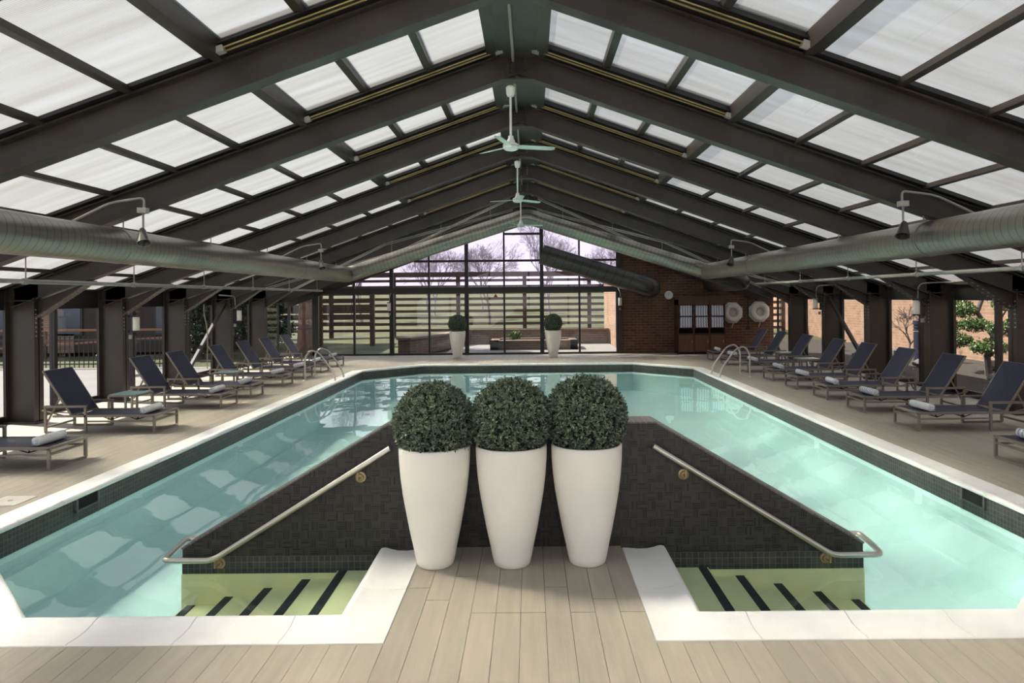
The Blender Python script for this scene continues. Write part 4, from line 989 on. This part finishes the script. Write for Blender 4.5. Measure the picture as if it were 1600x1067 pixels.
for x, y, R, lab in STONES:
    m = MB(); vs = []
    for a in range(5):
        th = PI*(a+.5)/5
        for k in range(8): g = 2*PI*k/8; q = R*rk.uniform(.8,1.1); vs.append((q*math.sin(th)*math.cos(g), q*math.sin(th)*math.sin(g), q*.6*math.cos(th)))
    fs = [(a*8+k, (a+1)*8+k, (a+1)*8+(k+1)%8, a*8+(k+1)%8) for a in range(4) for k in range(8)] + [tuple(range(8)), tuple(range(39,31,-1))]
    m.add(vs, fs); tag(m.build('garden_stone', M['rock'], loc=(x,y,R*.4)), lab, 'stone', 'stones in the gravel bed')
# left side: iron fence, building, wooden rails, urn, evergreens
fe = empty('iron_fence', (-16.2,21.6,0)); tag(fe, 'black iron picket fence at the end of the left terrace', 'fence')
for z in (.12, .88): MB().box(-6,5.2,-.02,.02,z-.02,z+.02).build('rail', M['iron'], fe)
pk = MB().box(-.011,.011,-.011,.011,0,1.0).mesh('picket', M['iron'])
for k in range(75): inst('picket', pk, fe, (-5.95+.15*k,0,0))
bd = empty('neighbour_building', (-21.5,28,0)); tag(bd, 'dark building with blue windows beyond the left terrace', 'building')
MB().box(-12,8.6,0,6,0,6.2).build('wall', M['bldg'], bd)
MB().box(1.6,2.9,-.06,0,0,6.2).build('brick_pier', M['brickX'], bd)
for k in range(9):
    x = -11+2.15*k
    for z in (.7, 3.6):
        w_ = MB().box(x,x+1.35,-.06,.02,z,z+1.7).build('window', M['iron'], bd); MB().box(x+.08,x+1.27,-.07,-.06,z+.08,z+1.62).build('pane', M['bwin'], w_)
MB().box(-12.4,9.0,-.5,6.4,6.2,6.6).build('roof', M['steel'], bd)
rl = empty('ramp_rail', (-17.5,25.6,0)); tag(rl, 'orange wooden ramp rails in front of the dark building', 'railing')
MB().bar((-6,0,1.02),(3.8,0,1.02),.07,.07).build('rail', M['orange'], rl); MB().bar((-6,0,.15),(3.8,0,.72),.07,.07).build('rail', M['orange'], rl)
for k in range(4): MB().box(-6+2.7*k-.04,-6+2.7*k+.04,-.04,.04,-.05,1.0).build('post', M['iron'], rl)
up = empty('stone_urn', (-11.9,19.6,-.03)); tag(up, 'grey stone urn with small plant on the left terrace', 'pot')
MB().lathe([(0,0),(.2,0),(.22,.04),(.34,.3),(.40,.55),(.43,.6),(.40,.62),(0,.58)], 24).build('urn', M['rock'], up, smooth=True)
f = inst('plant', SH, up, (0,0,.72)); f['kind'] = 'stuff'
DP = shrub_mesh(61,.42,3000,.055,.6,'darkpine')
for i, (x, y) in enumerate(((-12.1,25.2),(-11.6,29.8))):
    e = empty('evergreen_tree', (x,y,-.1)); tag(e, ['dark evergreen outside the left windows behind the urn','dark evergreen behind the far left corner door'][i], 'tree', 'evergreens on the left')
    MB().tube([(0,0,0),(0,0,3.6)], [.16,.06], 8).build('trunk', M['bark'], e)
    for k in range(4):
        g = inst('foliage_clump', DP, e, (.15*math.cos(k*2),.15*math.sin(k*2),.9+.95*k), (0,0,k), (2.9-.6*k,2.9-.6*k,2.6)); g['kind'] = 'stuff'

# small things: red sticker on the far glass, pale skimmer lid in the left deck
tag(MB().prism([(-1.27,YE-.012,2.12),(-1.11,YE-.012,2.12),(-1.19,YE-.012,2.25)], (0,.004,0)).build('warning_sticker', mat('red_sticker', (.55,.05,.03), .5)), 'small red triangular sticker high on the far glass', 'sticker')
sk = empty('skimmer_lid', (-5.42,7.2,0)); tag(sk, 'pale square skimmer lid set in the left deck by the coping', 'lid')
MB().box(-.17,.17,-.17,.17,0,.008).build('lid_plate', M['board'], sk)
MB().lathe([(0,.008),(.025,.008),(.025,.011),(0,.011)], 12).build('finger_hole', M['greymetal'], sk)
